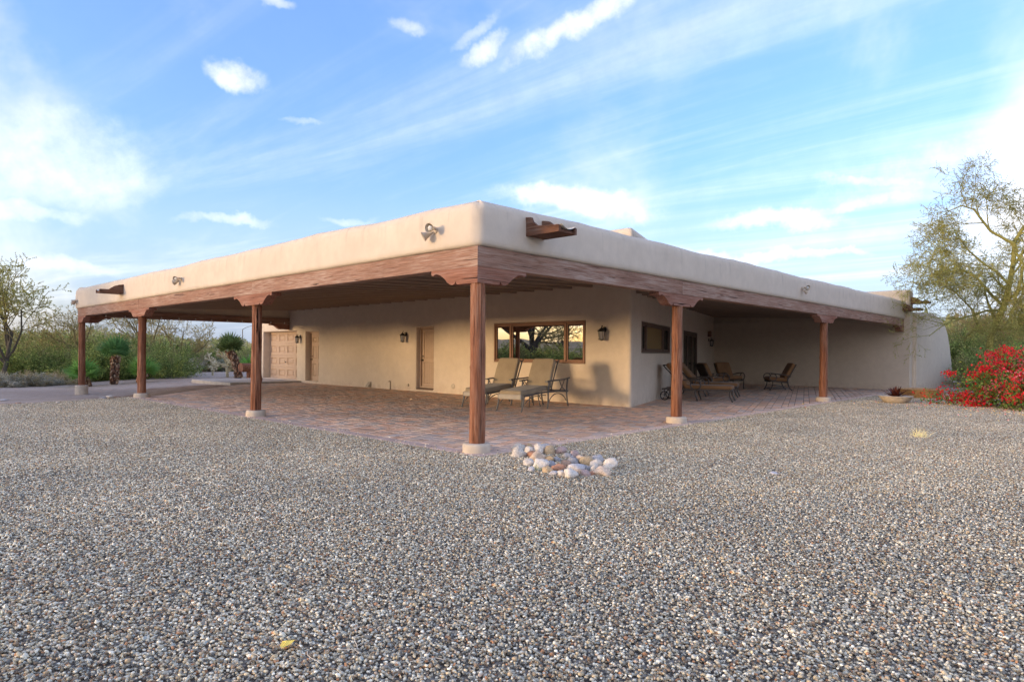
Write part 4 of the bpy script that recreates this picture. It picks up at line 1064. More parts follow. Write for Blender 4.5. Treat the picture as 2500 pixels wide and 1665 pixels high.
# ------------------------------------------------------------------ plants
def basis(d):
    d = d/np.maximum(np.linalg.norm(d, axis=1), 1e-9)[:, None]
    a = np.where(np.abs(d[:, 2:3]) < .9, np.array([[0, 0, 1.]]), np.array([[1., 0, 0]]))
    u = np.cross(d, a); u /= np.linalg.norm(u, axis=1)[:, None]; return d, u, np.cross(d, u)
def prisms(p0, p1, r0, r1, n=3):
    """open n-sided tubes for many segments at once"""
    d, u, w = basis(p1-p0); k = np.arange(n)*2*np.pi/n
    ring_ = u[:, None]*np.cos(k)[None, :, None] + w[:, None]*np.sin(k)[None, :, None]
    V = np.concatenate([p0[:, None]+ring_*r0[:, None, None], p1[:, None]+ring_*r1[:, None, None]], 1)
    b = (np.arange(len(p0))*2*n)[:, None, None]; i = np.arange(n); j = (i+1) % n
    F = (np.stack([i, j, j+n, i+n], -1)[None]+b).reshape(-1, 4)
    return V.reshape(-1, 3), F
def leaf_quads(c, d, ln, wd_, rng):
    """diamond leaves: c base points, d directions"""
    d, u, w = basis(d); a = rng.uniform(0, 6.28, len(c))[:, None]; s = u*np.cos(a)+w*np.sin(a)
    ln = np.asarray(ln)[:, None]; wd_ = np.asarray(wd_)[:, None]
    V = np.stack([c, c+d*ln*.45+s*wd_*.5, c+d*ln, c+d*ln*.45-s*wd_*.5], 1).reshape(-1, 3)
    return V, np.arange(len(c)*4).reshape(-1, 4)
class Tree:
    def __init__(s, seed): s.r = np.random.default_rng(seed); s.seg = []
    def branch(s, p, d, L_, r, lv, cfg):
        k = cfg['k'][lv]; P = [np.array(p, float)]; d = np.array(d, float); d /= np.linalg.norm(d)
        for i in range(k):
            d = d + s.r.normal(size=3)*cfg['wig'][lv] + np.array([0, 0, cfg['up'][lv]]); d /= np.linalg.norm(d)
            P.append(P[-1]+d*L_/k)
        s.poly(P, r, lv, cfg)
    def poly(s, P, r, lv, cfg):
        k = len(P)-1; tp = cfg.get('tip', .35)
        R_ = [r*(1-(1-tp)*i/k) for i in range(k+1)]
        for i in range(k): s.seg.append((P[i], P[i+1], R_[i], R_[i+1], lv))
        if lv+1 >= len(cfg['k']): return
        n = cfg['n'][lv]; L_ = sum(np.linalg.norm(P[i+1]-P[i]) for i in range(k))
        for q in range(n):
            t = cfg['t0'][lv] + (1-cfg['t0'][lv])*(q+s.r.uniform(.1, .9))/n; t = min(t, .999)
            i = int(t*k); f = t*k-i; pos = P[i]*(1-f)+P[i+1]*f; ax = P[i+1]-P[i]; ax = ax/np.linalg.norm(ax)
            dd, u, w = basis(ax[None]); a = s.r.uniform(0, 6.28); sp_ = math.radians(cfg['ang'][lv]+s.r.normal()*10)
            nd = ax*math.cos(sp_) + (u[0]*math.cos(a)+w[0]*math.sin(a))*math.sin(sp_)
            s.branch(pos, nd, cfg['len'][lv]*s.r.uniform(.65, 1.25)*(1.1-.45*t), R_[i]*cfg['rf'], lv+1, cfg)
    def arrays(s):
        a = np.array([x[0] for x in s.seg]); b = np.array([x[1] for x in s.seg]); r0 = np.array([x[2] for x in s.seg]); r1 = np.array([x[3] for x in s.seg]); lv = np.array([x[4] for x in s.seg]); return a, b, r0, r1, lv
def tree_object(name, T, loc, bark, twig, leaf, nleaf, ln, wdt, label, cat, group=None, thick=3, ldown=0., minr=.004):
    a, b, r0, r1, lv = T.arrays(); r0 = np.maximum(r0, minr); r1 = np.maximum(r1, minr*.8)
    rr = T.r; e = empty(name, loc, 0, label, cat, group)
    th = lv < thick
    V, F = prisms(a[th], b[th], r0[th], r1[th], 8); col = np.array(bark)*rr.uniform(.8, 1.2, (len(V), 1))
    o = link('trunk', np_mesh('trunk', V, F, col, True), BARKC, e)
    V1, F1 = prisms(a[~th], b[~th], r0[~th], r1[~th], 3); c1 = np.array(twig)*rr.uniform(.75, 1.25, (len(V1)//6, 1)).repeat(6, 0)
    top = lv == lv.max(); ia = np.repeat(np.where(top)[0], nleaf); f = rr.random(len(ia))[:, None]
    P = a[ia]*(1-f)+b[ia]*f; D = (b-a)[ia]/np.linalg.norm((b-a)[ia], axis=1)[:, None]+rr.normal(size=(len(ia), 3))*.7; D[:, 2] -= ldown
    V2, F2 = leaf_quads(P, D, rr.uniform(.6, 1.3, len(P))*ln, rr.uniform(.7, 1.3, len(P))*wdt, rr)
    lc = np.array(leaf)[rr.integers(0, len(leaf), len(P))]*rr.uniform(.65, 1.3, (len(P), 1)); c2 = lc.repeat(4, 0)
    V = np.vstack([V1, V2]); F = np.vstack([F1, F2+len(V1)]); C_ = np.vstack([c1, c2])
    link('crown', np_mesh('crown', V, F, C_), LEAF, e)
    return e

# right-hand palo verde: limbs traced at their own depth, crown grown from them
def P3(pts, dep0): return [atdepth(2200+x/3.647, 420+y/3.647, dep0+dd) for x, y, dd in pts]
T = Tree(4); D0 = 24.
base = onz(2424, 968); base = atdepth(2424, 962, D0)
cfg = dict(k=[6, 5, 5, 4, 3], wig=[.10, .13, .16, .2, .2], up=[.0, .02, .01, -.02, -.05], n=[8, 6, 5, 5], t0=[.15, .15, .15, .1], ang=[48, 45, 45, 45], len=[1.6, .95, .55, .34], rf=.5, tip=.3)
TR = T
TR.poly([np.array([base[0], base[1], tz(base[0], base[1])-.1])] + P3([(790, 1560, 0), (810, 1430, 0), (880, 1270, 0), (920, 1180, 0), (960, 1020, 0), (1000, 800, .3), (1010, 620, .4), (1080, 510, .4), (1140, 430, .5)], D0), .15, 0, cfg)
TR.poly(P3([(915, 1200, 0), (800, 1090, -.2), (690, 960, -.3), (620, 900, -.4), (520, 865, -.6), (430, 885, -.6), (340, 915, -.7)], D0), .055, 0, cfg)
TR.poly(P3([(870, 1230, 0), (760, 1235, -.3), (600, 1285, -.5), (500, 1315, -.7), (360, 1375, -1.0), (250, 1460, -1.2)], D0), .045, 0, dict(cfg, n=[6, 4, 3, 3]))
TR.poly(P3([(960, 1000, 0), (850, 890, .3), (740, 820, .6), (600, 700, .9), (520, 590, 1.), (450, 610, 1.1)], D0), .05, 0, cfg)
TR.poly(P3([(1000, 640, 0), (800, 530, .2), (720, 430, .2), (650, 335, .2), (540, 300, .2), (420, 350, .3)], D0), .055, 0, cfg)
TR.poly(P3([(990, 850, 0), (1100, 700, .4), (1200, 560, .6), (1250, 450, .8), (1300, 360, 1.)], D0), .05, 0, cfg)
TR.poly(P3([(930, 1150, 0), (1080, 1040, -.6), (1250, 960, -1.2), (1400, 900, -1.6)], D0), .055, 0, cfg)
TR.poly(P3([(560, 1500, .5), (640, 1410, .5), (690, 1370, .5), (640, 1230, .4), (540, 1130, .3), (420, 1010, .2), (300, 1000, .1)], D0), .045, 0, cfg)
TR.poly(P3([(1010, 700, -.2), (1090, 820, -1.), (1060, 1000, -1.3), (1000, 1200, -1.4), (960, 1330, -1.5)], D0), .05, 0, cfg)
tree_object('palo_verde_tree', TR, (0, 0, 0), (.20, .185, .055), (.19, .175, .055), [(.20, .20, .05), (.165, .18, .045), (.24, .215, .07), (.17, .13, .05)], 3, .048, .02, 'large open-crowned palo verde with green bark leaning over the red bougainvillea', 'tree', thick=2)

def auto_tree(px, py_base, dep, height, seed, spread=.62, label='', group=None, leafc=None, bark=(.15, .12, .06), trunk_r=.11, n0=6, pxo=0, nleaf=3, base_z=None):
    p = atdepth(px, py_base, dep); T = Tree(seed); z0 = float(tz(p[0], p[1])) if base_z is None else base_z
    h = height
    c = dict(k=[4, 5, 5, 4, 3], wig=[.06, .12, .15, .18, .2], up=[.06, .05, .03, .0, -.02], n=[n0, 6, 5, 4], t0=[.35, .25, .2, .1], ang=[42, 42, 45, 45], len=[h*.62, h*.34, h*.17, h*.085], rf=.6, tip=.5)
    T.branch((0, 0, -.15), (.08, .05, 1), h*.42, trunk_r, 0, c)
    return tree_object('desert_tree', T, (p[0], p[1], z0), bark, (.17, .14, .06), leafc or [(.17, .15, .055), (.22, .17, .07), (.13, .125, .05)], nleaf, .075, .03, label, 'tree', group, thick=2, minr=.005)
auto_tree(5, 930, 30, 6.2, 21, label='tall sparse palo verde behind the brush beyond the drive, dark trunk', trunk_r=.12, bark=(.07, .06, .045), n0=8, nleaf=8, leafc=[(.19, .18, .05), (.16, .165, .05), (.22, .19, .06)])
auto_tree(190, 925, 36, 5.0, 22, label='sparse twiggy tree rising out of the thicket behind the end porch post', trunk_r=.09)
auto_tree(345, 920, 40, 5.9, 23, label='yellow-tipped open tree rising behind the upright fan palm', leafc=[(.26, .19, .07), (.19, .16, .06), (.15, .14, .05)])
auto_tree(430, 920, 44, 4.9, 24, label='thin arching tree behind the low brush between the two fan palms', leafc=[(.24, .18, .07), (.17, .15, .06)])
auto_tree(2360, 905, 42, 4.2, 25, label='bare reddish twiggy tree on the slope behind the curved buttress', leafc=[(.16, .10, .07), (.14, .10, .06)], nleaf=1)
auto_tree(2560, 930, 34, 5.0, 26, label='reddish-leaved tree at the slope behind the bougainvillea', leafc=[(.20, .06, .04), (.15, .10, .05)])
# trees behind the viewpoint, mirrored in the window
auto_tree(0, 0, 0, 8.5, 31, label='big dark mesquite tree seen only in the window reflection', trunk_r=.26, n0=9, nleaf=4, bark=(.04, .035, .03), base_z=-.05).location = (-11.0, 22.6, -.05)
auto_tree(0, 0, 0, 6.0, 32, label='smaller mesquite tree seen only in the window reflection', trunk_r=.14, n0=7, bark=(.04, .035, .03), base_z=-.05).location = (-27, 33, -.05)

# shrubs: a few shapes, each plant its own object
def shrub_mesh(kind, seed):
    rr = np.random.default_rng(seed)
    pal = dict(green=[(.145, .175, .045), (.115, .15, .04), (.185, .20, .06), (.09, .12, .035)], sage=[(.27, .265, .215), (.22, .225, .18), (.32, .30, .25), (.20, .19, .14)], dry=[(.25, .19, .11), (.20, .16, .09), (.30, .235, .16), (.19, .175, .09)], olive=[(.165, .155, .06), (.21, .185, .075), (.13, .13, .05)])[kind]
    n0, m = (46, 5)
    a = rr.uniform(0, 6.28, n0); el = np.arccos(rr.uniform(0.05, 1, n0)); d = np.stack([np.sin(el)*np.cos(a), np.sin(el)*np.sin(a), np.cos(el)+.12], 1)
    S0 = []; S1 = []
    tips = []
    for i in range(n0):
        p = np.array([rr.normal()*.10, rr.normal()*.10, -.02]); L_ = rr.uniform(.75, 1.05); dd = d[i].copy()
        for k in range(5):
            dd = dd+rr.normal(size=3)*.14; dd /= np.linalg.norm(dd); q = p+dd*L_/5; S0.append(p); S1.append(q)
            for z in range(3 if k > 0 else 0):
                td = dd+rr.normal(size=3)*.65; td /= np.linalg.norm(td); t1 = q+td*rr.uniform(.14, .32); S0.append(q); S1.append(t1); tips.append((q, t1))
            p = q
    S0 = np.array(S0); S1 = np.array(S1); n = len(S0)
    V1, F1 = prisms(S0, S1, np.full(n, .0065), np.full(n, .004), 3); c1 = np.tile(np.array(pal[-1])*.8, (len(V1), 1))*rr.uniform(.7, 1.2, (len(V1), 1))
    q0 = np.array([t[0] for t in tips]); q1 = np.array([t[1] for t in tips]); ia = np.repeat(np.arange(len(tips)), 13); f = rr.random(len(ia))[:, None]*1.12
    P = q0[ia]*(1-f)+q1[ia]*f + rr.normal(size=(len(ia), 3))*.022; P[:, 2] = np.maximum(P[:, 2], .01)
    D = (q1-q0)[ia]*3+rr.normal(size=(len(ia), 3))*.7
    V2, F2 = leaf_quads(P, D, rr.uniform(.035, .075, len(P)), rr.uniform(.012, .026, len(P)), rr)
    c2 = (np.array(pal)[rr.integers(0, len(pal), len(P))]*rr.uniform(.6, 1.35, (len(P), 1))).repeat(4, 0)
    m = np_mesh('shrub_'+kind, np.vstack([V1, V2]), np.vstack([F1, F2+len(V1)]), np.vstack([c1, c2])); m.materials.append(LEAF); return m
SH = {k: [shrub_mesh(k, 100+i*10+j) for j in range(2)] for i, k in enumerate(('green', 'sage', 'dry', 'olive'))}
def shrub(x, y, s, kind, label, group, h=1., rr=random):
    o = bpy.data.objects.new('desert_shrub', rr.choice(SH[kind])); COL.objects.link(o)
    o.location = (x, y, float(tz(x, y))-.02); o.scale = (s*rr.uniform(.9, 1.15), s*rr.uniform(.9, 1.15), s*h); o.rotation_euler = (0, 0, rr.uniform(0, 6.28))
    dx_, dy_ = x-CAM[0], y-CAM[1]; dp_ = dx_*FWD[0]+dy_*FWD[1]; q = 1250+1572*(dx_*RGT[0]+dy_*RGT[1])/dp_
    if q < 1250:
        where = 'near the dark-trunked tree' if q < 90 else 'behind the end porch post' if q < 235 else 'behind the upright fan palm' if q < 330 else 'between the two trunked fan palms' if q < 535 else 'behind the leaning fan palm'
        rank = 'at the drive edge' if s < 1.46 and dp_ < 46 and kind in ('dry', 'sage', 'olive') and s < 1.5 and h < .9 else 'in the near thicket' if dp_ < 35.5 else 'in the middle thicket' if dp_ < 41.5 else 'in the rear thicket'
    else:
        where = 'beside the curved buttress' if q < 2380 else 'behind the palo verde trunk' if q < 2460 else 'behind the bougainvillea'
        rank = 'low on the rise' if dp_ < 29.5 else 'halfway up the rise' if dp_ < 43 else 'high on the rise'
    look = dict(green='bushy green desert shrub', olive='bushy olive yellow desert shrub', dry='low dry brown shrub', sage='silver grey brittlebush')[kind]
    return tag(o, f'{look} {rank} {where}', 'shrub', group)
rr = random.Random(8)
LG = 'desert shrubs beyond the drive'
TXT = dict(green='bushy bright green desert shrub in the thicket beyond the drive', olive='bushy olive yellow desert shrub in the thicket beyond the drive', dry='low dry brown shrub at the drive edge beyond the porch', sage='low silver grey brittlebush at the drive edge beyond the porch')
# front row at the drive edge
for px in range(-60, 200, 17):
    p = onz(px, 945-.10*px*.35+rr.uniform(-4, 2), -.22); s = rr.uniform(.45, .8); k = rr.choice(('dry', 'dry', 'sage')); shrub(p[0], p[1], s, k, TXT[k], LG, .8, rr)
for px in range(205, 420, 20):
    p = onz(px, 925-.03*(px-205)+rr.uniform(-3, 2), -.2); k = rr.choice(('dry', 'sage', 'olive')); shrub(p[0], p[1], rr.uniform(.45, .8), k, TXT[k], LG, .8, rr)
for px in range(425, 640, 15):
    p = onz(px, 911-.03*(px-425)+rr.uniform(-2, 2), -.2); k = rr.choice(('sage', 'sage', 'sage', 'dry')); shrub(p[0], p[1], rr.uniform(.9, 1.45), k, TXT[k], LG, .8, rr)
# thicket behind
for px in range(-110, 430, 26):
    for dep, sz in ((33, 1.5), (38, 1.95), (45, 2.3)):
        p = atdepth(px+rr.uniform(-12, 12), 900, dep+rr.uniform(-2, 2)); k = rr.choice(('green', 'green', 'olive')); s = sz*rr.uniform(.75, 1.2)*(1. if px < 200 else .92)
        shrub(p[0], p[1], s, k, TXT[k], LG, 1.05, rr)
for px in range(420, 660, 30):
    for dep, sz in ((48, 1.6), (58, 2.0)):
        p = atdepth(px+rr.uniform(-12, 12), 900, dep+rr.uniform(-2, 2)); k = rr.choice(('green', 'olive', 'olive')); shrub(p[0], p[1], sz*rr.uniform(.7, 1.1), k, TXT[k], LG, .95, rr)
for k_ in range(30):
    t_ = rr.uniform(0, 1); d_x = -10-26*t_; y_ = 5.8-(d_x-7.8)*.88 + rr.uniform(-6, 7)
    o = bpy.data.objects.new('desert_shrub', SH[rr.choice(('green', 'olive'))][k_ % 2]); COL.objects.link(o); q_ = rr.uniform(1.3, 2.3); o.location = (d_x, y_, float(tz(d_x, y_))-.02); o.scale = (q_*1.3, q_*1.3, q_); o.rotation_euler = (0, 0, k_)
    tag(o, 'bushy desert shrub mirrored in the three-light porch window', 'shrub', 'desert shrubs mirrored in the window')
RGp = 'desert shrubs behind the bougainvillea'
TX2 = dict(green='bushy green desert shrub on the rise behind the bougainvillea', olive='bushy olive yellow desert shrub on the rise behind the bougainvillea', sage='grey-green desert shrub on the rise behind the bougainvillea')
for px in range(2325, 2640, 24):
    for dep, sz in ((27, 1.5), (32, 2.0), (39, 2.3), (47, 2.5)):
        p = atdepth(px+rr.uniform(-12, 12), 900, dep+rr.uniform(-2, 2))
        if p[1] > -1.6 and p[0] < 34: continue
        if px < 2375 and dep < 38: continue
        k = rr.choice(('green', 'green', 'olive')); shrub(p[0], p[1], sz*rr.uniform(.8, 1.15), k, TX2[k], RGp, 1., rr)
# far brush reads as one mass
rn = np.random.default_rng(77)
sv, sf, scol = [], [], []; off = 0
fb = np.array([v[:] for v in ICO_V])
NB = 0
for lo, hi, d0, d1, num in ((-140, 760, 62, 420, 1500), (2280, 2700, 50, 260, 800), (760, 1100, 60, 200, 60)):
    dep = d0*(d1/d0)**rn.random(num); px = rn.uniform(lo, hi, num)
    for dd, q in zip(dep, px):
        p = atdepth(q, 880, dd); z = float(tz(p[0], p[1])); s = rn.uniform(.5, 1.5)*(1+dd/250.)
        c = np.array([(.14, .135, .055), (.11, .12, .045), (.17, .15, .08), (.20, .19, .14)][rn.integers(0, 4)])*rn.uniform(.8, 1.2)
        k = 34; P = rn.normal(size=(k, 3))*np.array([.45, .45, .33])*s + np.array([p[0], p[1], z+.5*s]); D = rn.normal(size=(k, 3)); D[:, 2] = np.abs(D[:, 2])+.2
        V2, F2 = leaf_quads(P, D, rn.uniform(.35, .7, k)*s, rn.uniform(.15, .35, k)*s, rn)
        sv.append(V2); sf.append(F2+off); off += len(V2); scol.append((np.tile(c, (k, 1))*rn.uniform(.6, 1.35, (k, 1))).repeat(4, 0))
o = link('distant_brush', np_mesh('distant_brush', np.vstack(sv), np.vstack(sf), np.vstack(scol)), LEAF)
tag(o, 'far-off desert scrub covering the low hills', 'brush', kind='stuff')

# fan palms
def fan_palm(x, y, label, th, lean, nf, fl, seed, green, trunk=True, spread=1., tr=.20):
    rr = np.random.default_rng(seed); z0 = float(tz(x, y)); e = empty('fan_palm', (x, y, z0), 0, label, 'palm')
    top = np.array([lean[0], lean[1], th])
    if trunk:
        m = MB(); P = [(lean[0]*t*t, lean[1]*t*t, th*t-.08*(t == 0)) for t in np.linspace(0, 1, 8)]
        m.tube(P, [tr*(1+.25*(t > .75)) for t in np.linspace(0, 1, 8)], 14, col=(.055, .035, .025))
        for k in range(170):      # old leaf bases
            t = rr.uniform(.02, 1); a = rr.uniform(0, 6.28); r = tr*(1+.22*(t > .75)); c = Vector((lean[0]*t*t+r*math.cos(a), lean[1]*t*t+r*math.sin(a), th*t))
            M_ = Matrix.Translation(c) @ Matrix.Rotation(a, 4, 'Z') @ Matrix.Rotation(R(-35), 4, 'Y')
            m.box((0.02, 0, .02), (.07, .045, .10), M_, tuple(np.array((.16, .085, .05) if rr.random() < .6 else (.30, .22, .15))*rr.uniform(.6, 1.3)))
        m.build('trunk', BARKC, e, False, cols=True)
    for k in range(nf):
        a = k*2.39996+rr.uniform(-.3, .3); el = R(82-(k/nf)*78*spread+rr.normal()*7)
        d = np.array([math.cos(a)*math.cos(el), math.sin(a)*math.cos(el), math.sin(el)]); pl = fl*rr.uniform(.34, .48)
        tip = top+d*pl; m0 = top+d*pl*.5+np.array([0, 0, .05])
        V1, F1 = prisms(np.array([top, m0]), np.array([m0, tip]), np.array([.016, .012]), np.array([.012, .008]), 4); c1 = np.tile((.20, .21, .08), (len(V1), 1))
        side = np.cross(d, (0, 0, 1)); side /= np.linalg.norm(side)+1e-9; up_ = np.cross(side, d)
        nl = 18; Vs, Fs, Cs = [V1], [F1], [c1]; off = len(V1)
        for q in range(nl):
            f = (q/(nl-1)-.5)*2; an = f*R(118); ld = d*math.cos(an)+side*math.sin(an)+up_*(.22-.3*abs(f)); ld /= np.linalg.norm(ld)
            L_ = fl*rr.uniform(.66, .80)*(1-.28*abs(f)); wv_ = np.cross(ld, up_); wv_ /= np.linalg.norm(wv_); w_ = .036
            b0 = tip; b1 = tip+ld*L_*.5; b2 = tip+ld*L_+np.array([0, 0, -.10*L_])
            Vs.append(np.array([b0-wv_*.006, b0+wv_*.006, b1+wv_*w_, b1-wv_*w_, b2+wv_*.002, b2-wv_*.002])); Fs.append(np.array([[0, 1, 2, 3], [3, 2, 4, 5]])+off); off += 6
            Cs.append(np.tile(np.array(green)*rr.uniform(.75, 1.3), (6, 1)))
        link('frond', np_mesh('frond', np.vstack(Vs), np.vstack(Fs), np.vstack(Cs)), LEAF, e)
    return e
fan_palm(2.45, 25.8, 'upright fan palm with a single dark trunk and a round green head', 1.22, (.05, .0), 17, .95, 1, (.045, .095, .03), True, .85, .13)
fan_palm(1.35, 25.5, 'low bright green fan palm offshoot left of the upright palm trunk', .30, (-.1, .1), 13, .95, 2, (.075, .15, .035), True, .9, .13)
fan_palm(3.55, 26.0, 'low bright green fan palm offshoot right of the upright palm trunk', .30, (.15, .0), 13, .95, 3, (.075, .15, .035), True, .9, .13)
fan_palm(8.05, 26.1, 'leaning fan palm with thick shaggy trunk beside the log bench', 1.32, (-.30, .30), 18, 1.02, 4, (.05, .075, .025), True, .75, .17)
fan_palm(9.3, 27.6, 'low bright green fan palm behind the log bench', .2, (0, 0), 13, 1.0, 5, (.095, .19, .04), False, .8)
# cholla with pale joints
ch = Tree(9); c_ = dict(k=[3, 3, 2, 2], wig=[.1, .15, .2, .2], up=[.05, .05, .05, .05], n=[6, 4, 4], t0=[.3, .3, .3], ang=[50, 50, 50], len=[.55, .3, .18], rf=.9, tip=.8)
ch.branch((0, 0, -.05), (0, 0, 1), .6, .05, 0, c_); p = onz(520, 903, -.2)
for i_, (q, lab) in enumerate((((520, 900), 'pale jointed cholla cactus among the silver brittlebush'), ((556, 903), 'taller pale cholla cactus close behind the leaning palm trunk'))):
    p = atdepth(q[0], q[1], 37-i_*3); a, b, r0, r1, lv = ch.arrays(); Vc, Fc_ = prisms(a, b, np.maximum(r0, .032), np.maximum(r1, .03), 7)
    me = np_mesh('cholla', Vc, Fc_, np.tile((.42, .37, .24), (len(Vc), 1)), True); o = link('cholla', me, BARKC); o.location = (p[0], p[1], float(tz(p[0], p[1]))); o.scale = (1.3+.3*i_,)*3
    tag(o, lab, 'cactus', 'cholla cacti by the leaning palm')
# street lamp far away
pl_ = atdepth(592, 840, 95); zt_ = float(tz(pl_[0], pl_[1]))
slm = empty('street_lamp', (pl_[0], pl_[1], zt_), math.atan2(RGT[1], RGT[0]), 'distant street lamp on the low hills behind the leaning palm', 'street lamp')
hh = 1.37+(855-803)/1572.*95-zt_
MB().tube([(0, 0, -.2), (0, 0, hh)], .06, 8).build('pole', DARKM, slm); MB().tube(bez([(0, 0, hh-.1), (.6, 0, hh+.5), (2.2, 0, hh+.5)], 8), .035, 6).build('arm', DARKM, slm); MB().bbox((2.0, -.2, hh-.05), (3.0, .2, hh+.2), .04).build('lamp_head', DARKM, slm)

# pots by the end of the patio
pot = empty('planter', (15.12, -1.62, -.006), 0, 'shallow cream bowl planter with a spiky dark red agave', 'planter')
MB().lathe([(.0, 0), (.40, 0), (.47, .02), (.60, .12), (.70, .24), (.76, .33), (.785, .345), (.785, .365), (.765, .372), (.73, .36), (.66, .25), (0, .24)], 48).build('bowl', POTW, pot, True, 40)
MB().lathe([(0, .30), (.60, .29), (.69, .27)], 30, cap=False).build('soil', bedm, pot, True)
rr = random.Random(2)
pot.scale = (.57, .57, .57)
for k in range(26):
    a = k*2.39996; el = R(82-k*2.7+rr.uniform(-4, 4)); L_ = rr.uniform(.62, .80)*(.75+.25*(k/26)); d = Vector((math.cos(a)*math.cos(el), math.sin(a)*math.cos(el), math.sin(el))); s_v = Vector((-math.sin(a), math.cos(a), 0)); nv = d.cross(s_v)
    m = MB(); prof = [(0, .045, 0), (.3, .075, .012), (.55, .065, .010), (.8, .036, .004), (1, .002, 0)]; vs = []
    for t, w_, th_ in prof:
        c = Vector((0, 0, .30)) + d*(L_*t+.05) + Vector((0, 0, -.06*t*t)); vs += [c-s_v*w_-nv*w_*.35, c, c+s_v*w_-nv*w_*.35, c-nv*(.02+th_)]
    fs = []
    for i in range(4):
        for j in range(4): j2_ = (j+1) % 4; fs.append((i*4+j, i*4+j2_, i*4+4+j2_, i*4+4+j))
    m.add(vs, fs); m.build('leaf', AGAVE, pot, False)
pq = onz(2268, 973); bw_ = empty('planter', (pq[0]+.35, pq[1]+.3, -.006), 0, 'wide ochre glazed bowl planter standing by the curved buttress', 'planter'); bw_.scale = (.62, .62, .62)
MB().lathe([(0, 0), (.72, 0), (.80, .02), (.90, .18), (.98, .36), (1.04, .43), (1.06, .46), (1.03, .475), (.96, .46), (.88, .3), (0, .28)], 56).build('bowl', TERRA, bw_, True, 40)
MB().lathe([(0, .40), (.9, .385)], 30, cap=False).build('soil', bedm, bw_, True)

# bougainvillea
rb = np.random.default_rng(3); bo = (15.6, -4.75, -.02)
bg_ = empty('bougainvillea', bo, 0, 'sprawling bougainvillea bush covered in red and pink bracts', 'bush')
cl = []; st0 = []; st1 = []
for i in range(90):
    a = rb.uniform(0, 6.28); t = rb.uniform(.0, 1)
    rad = rb.uniform(.6, 1.0); el = np.arccos(rb.uniform(.02, 1)); L_ = np.array([2.1*math.cos(a)*math.sin(el), 2.1*math.sin(a)*math.sin(el), 1.62*math.cos(el)+.12])*rad
    p = np.array([rb.normal()*.15, rb.normal()*.15, 0]); n_ = 7
    for k in range(n_):
        tt = (k+1)/n_; q = L_*tt + np.array([0, 0, .25*math.sin(tt*math.pi)]) + rb.normal(size=3)*.05; q[2] = max(q[2], .03); st0.append(p); st1.append(q); p = q
        if k > 1: cl.append(q)
st0 = np.array(st0); st1 = np.array(st1); cl = np.array(cl)
V, F = prisms(st0, st1, np.full(len(st0), .012), np.full(len(st0), .008), 4)
link('stems', np_mesh('stems', V, F, np.tile((.13, .095, .055), (len(V), 1))), BARKC, bg_)
ia = rb.integers(0, len(cl), 20000); P = cl[ia]+rb.normal(size=(len(ia), 3))*.13; P[:, 2] = np.maximum(P[:, 2], .02)
V, F = leaf_quads(P, rb.normal(size=(len(ia), 3)), rb.uniform(.05, .095, len(ia)), rb.uniform(.03, .06, len(ia)), rb)
lc = np.array([(.06, .115, .025), (.085, .14, .03), (.045, .08, .02), (.20, .20, .035), (.12, .16, .04)])[rb.choice(5, len(ia), p=[.34, .3, .2, .06, .1])]*rb.uniform(.7, 1.3, (len(ia), 1))
link('foliage', np_mesh('foliage', V, F, lc.repeat(4, 0)), LEAF, bg_)['kind'] = 'stuff'
vs, fs, cs = [], [], []; off = 0
out = cl[np.linalg.norm(cl*np.array([.5, .5, .62]), axis=1) > .52]
for i in range(185):
    c = out[rb.integers(0, len(out))]*rb.uniform(.98, 1.08); n_ = rb.integers(50, 120); s = rb.uniform(.07, .16)
    P = c+rb.normal(size=(n_, 3))*np.array([s, s, s*.7]); P[:, 2] = np.maximum(P[:, 2], .03)
    V, F = leaf_quads(P, rb.normal(size=(n_, 3))+np.array([0, 0, .3]), rb.uniform(.045, .075, n_), rb.uniform(.04, .06, n_), rb)
    colr = [(.70, .035, .045), (.64, .04, .035), (.74, .075, .12), (.76, .20, .22)][rb.choice(4, p=[.46, .27, .19, .08])]
    vs.append(V); fs.append(F+off); off += len(V); cs.append((np.array(colr)*rb.uniform(.65, 1.25, (n_, 1))).repeat(4, 0))
link('flowers', np_mesh('flowers', np.vstack(vs), np.vstack(fs), np.vstack(cs)), PETAL, bg_)['kind'] = 'stuff'
# small outlying bougainvillea shoot by the pots
sh = empty('bougainvillea', (15.55, -2.75, -.02), 0, 'small low bougainvillea shoot with red bracts next to the cream bowl', 'bush')
ia = 260; P = rb.normal(size=(ia, 3))*np.array([.28, .28, .13])+np.array([0, 0, .22]); P[:, 2] = np.maximum(P[:, 2], .03)
V, F = leaf_quads(P, rb.normal(size=(ia, 3)), rb.uniform(.05, .09, ia), rb.uniform(.03, .06, ia), rb); link('foliage', np_mesh('foliage', V, F, (np.tile((.07, .12, .03), (ia, 1))*rb.uniform(.7, 1.3, (ia, 1))).repeat(4, 0)), LEAF, sh)
P = rb.normal(size=(ia, 3))*np.array([.28, .30, .12])+np.array([0, 0, .28]); P[:, 2] = np.maximum(P[:, 2], .04)
V, F = leaf_quads(P, rb.normal(size=(ia, 3)), rb.uniform(.045, .075, ia), rb.uniform(.04, .06, ia), rb); link('flowers', np_mesh('flowers', V, F, (np.tile((.62, .03, .03), (ia, 1))*rb.uniform(.7, 1.25, (ia, 1))).repeat(4, 0)), PETAL, sh)
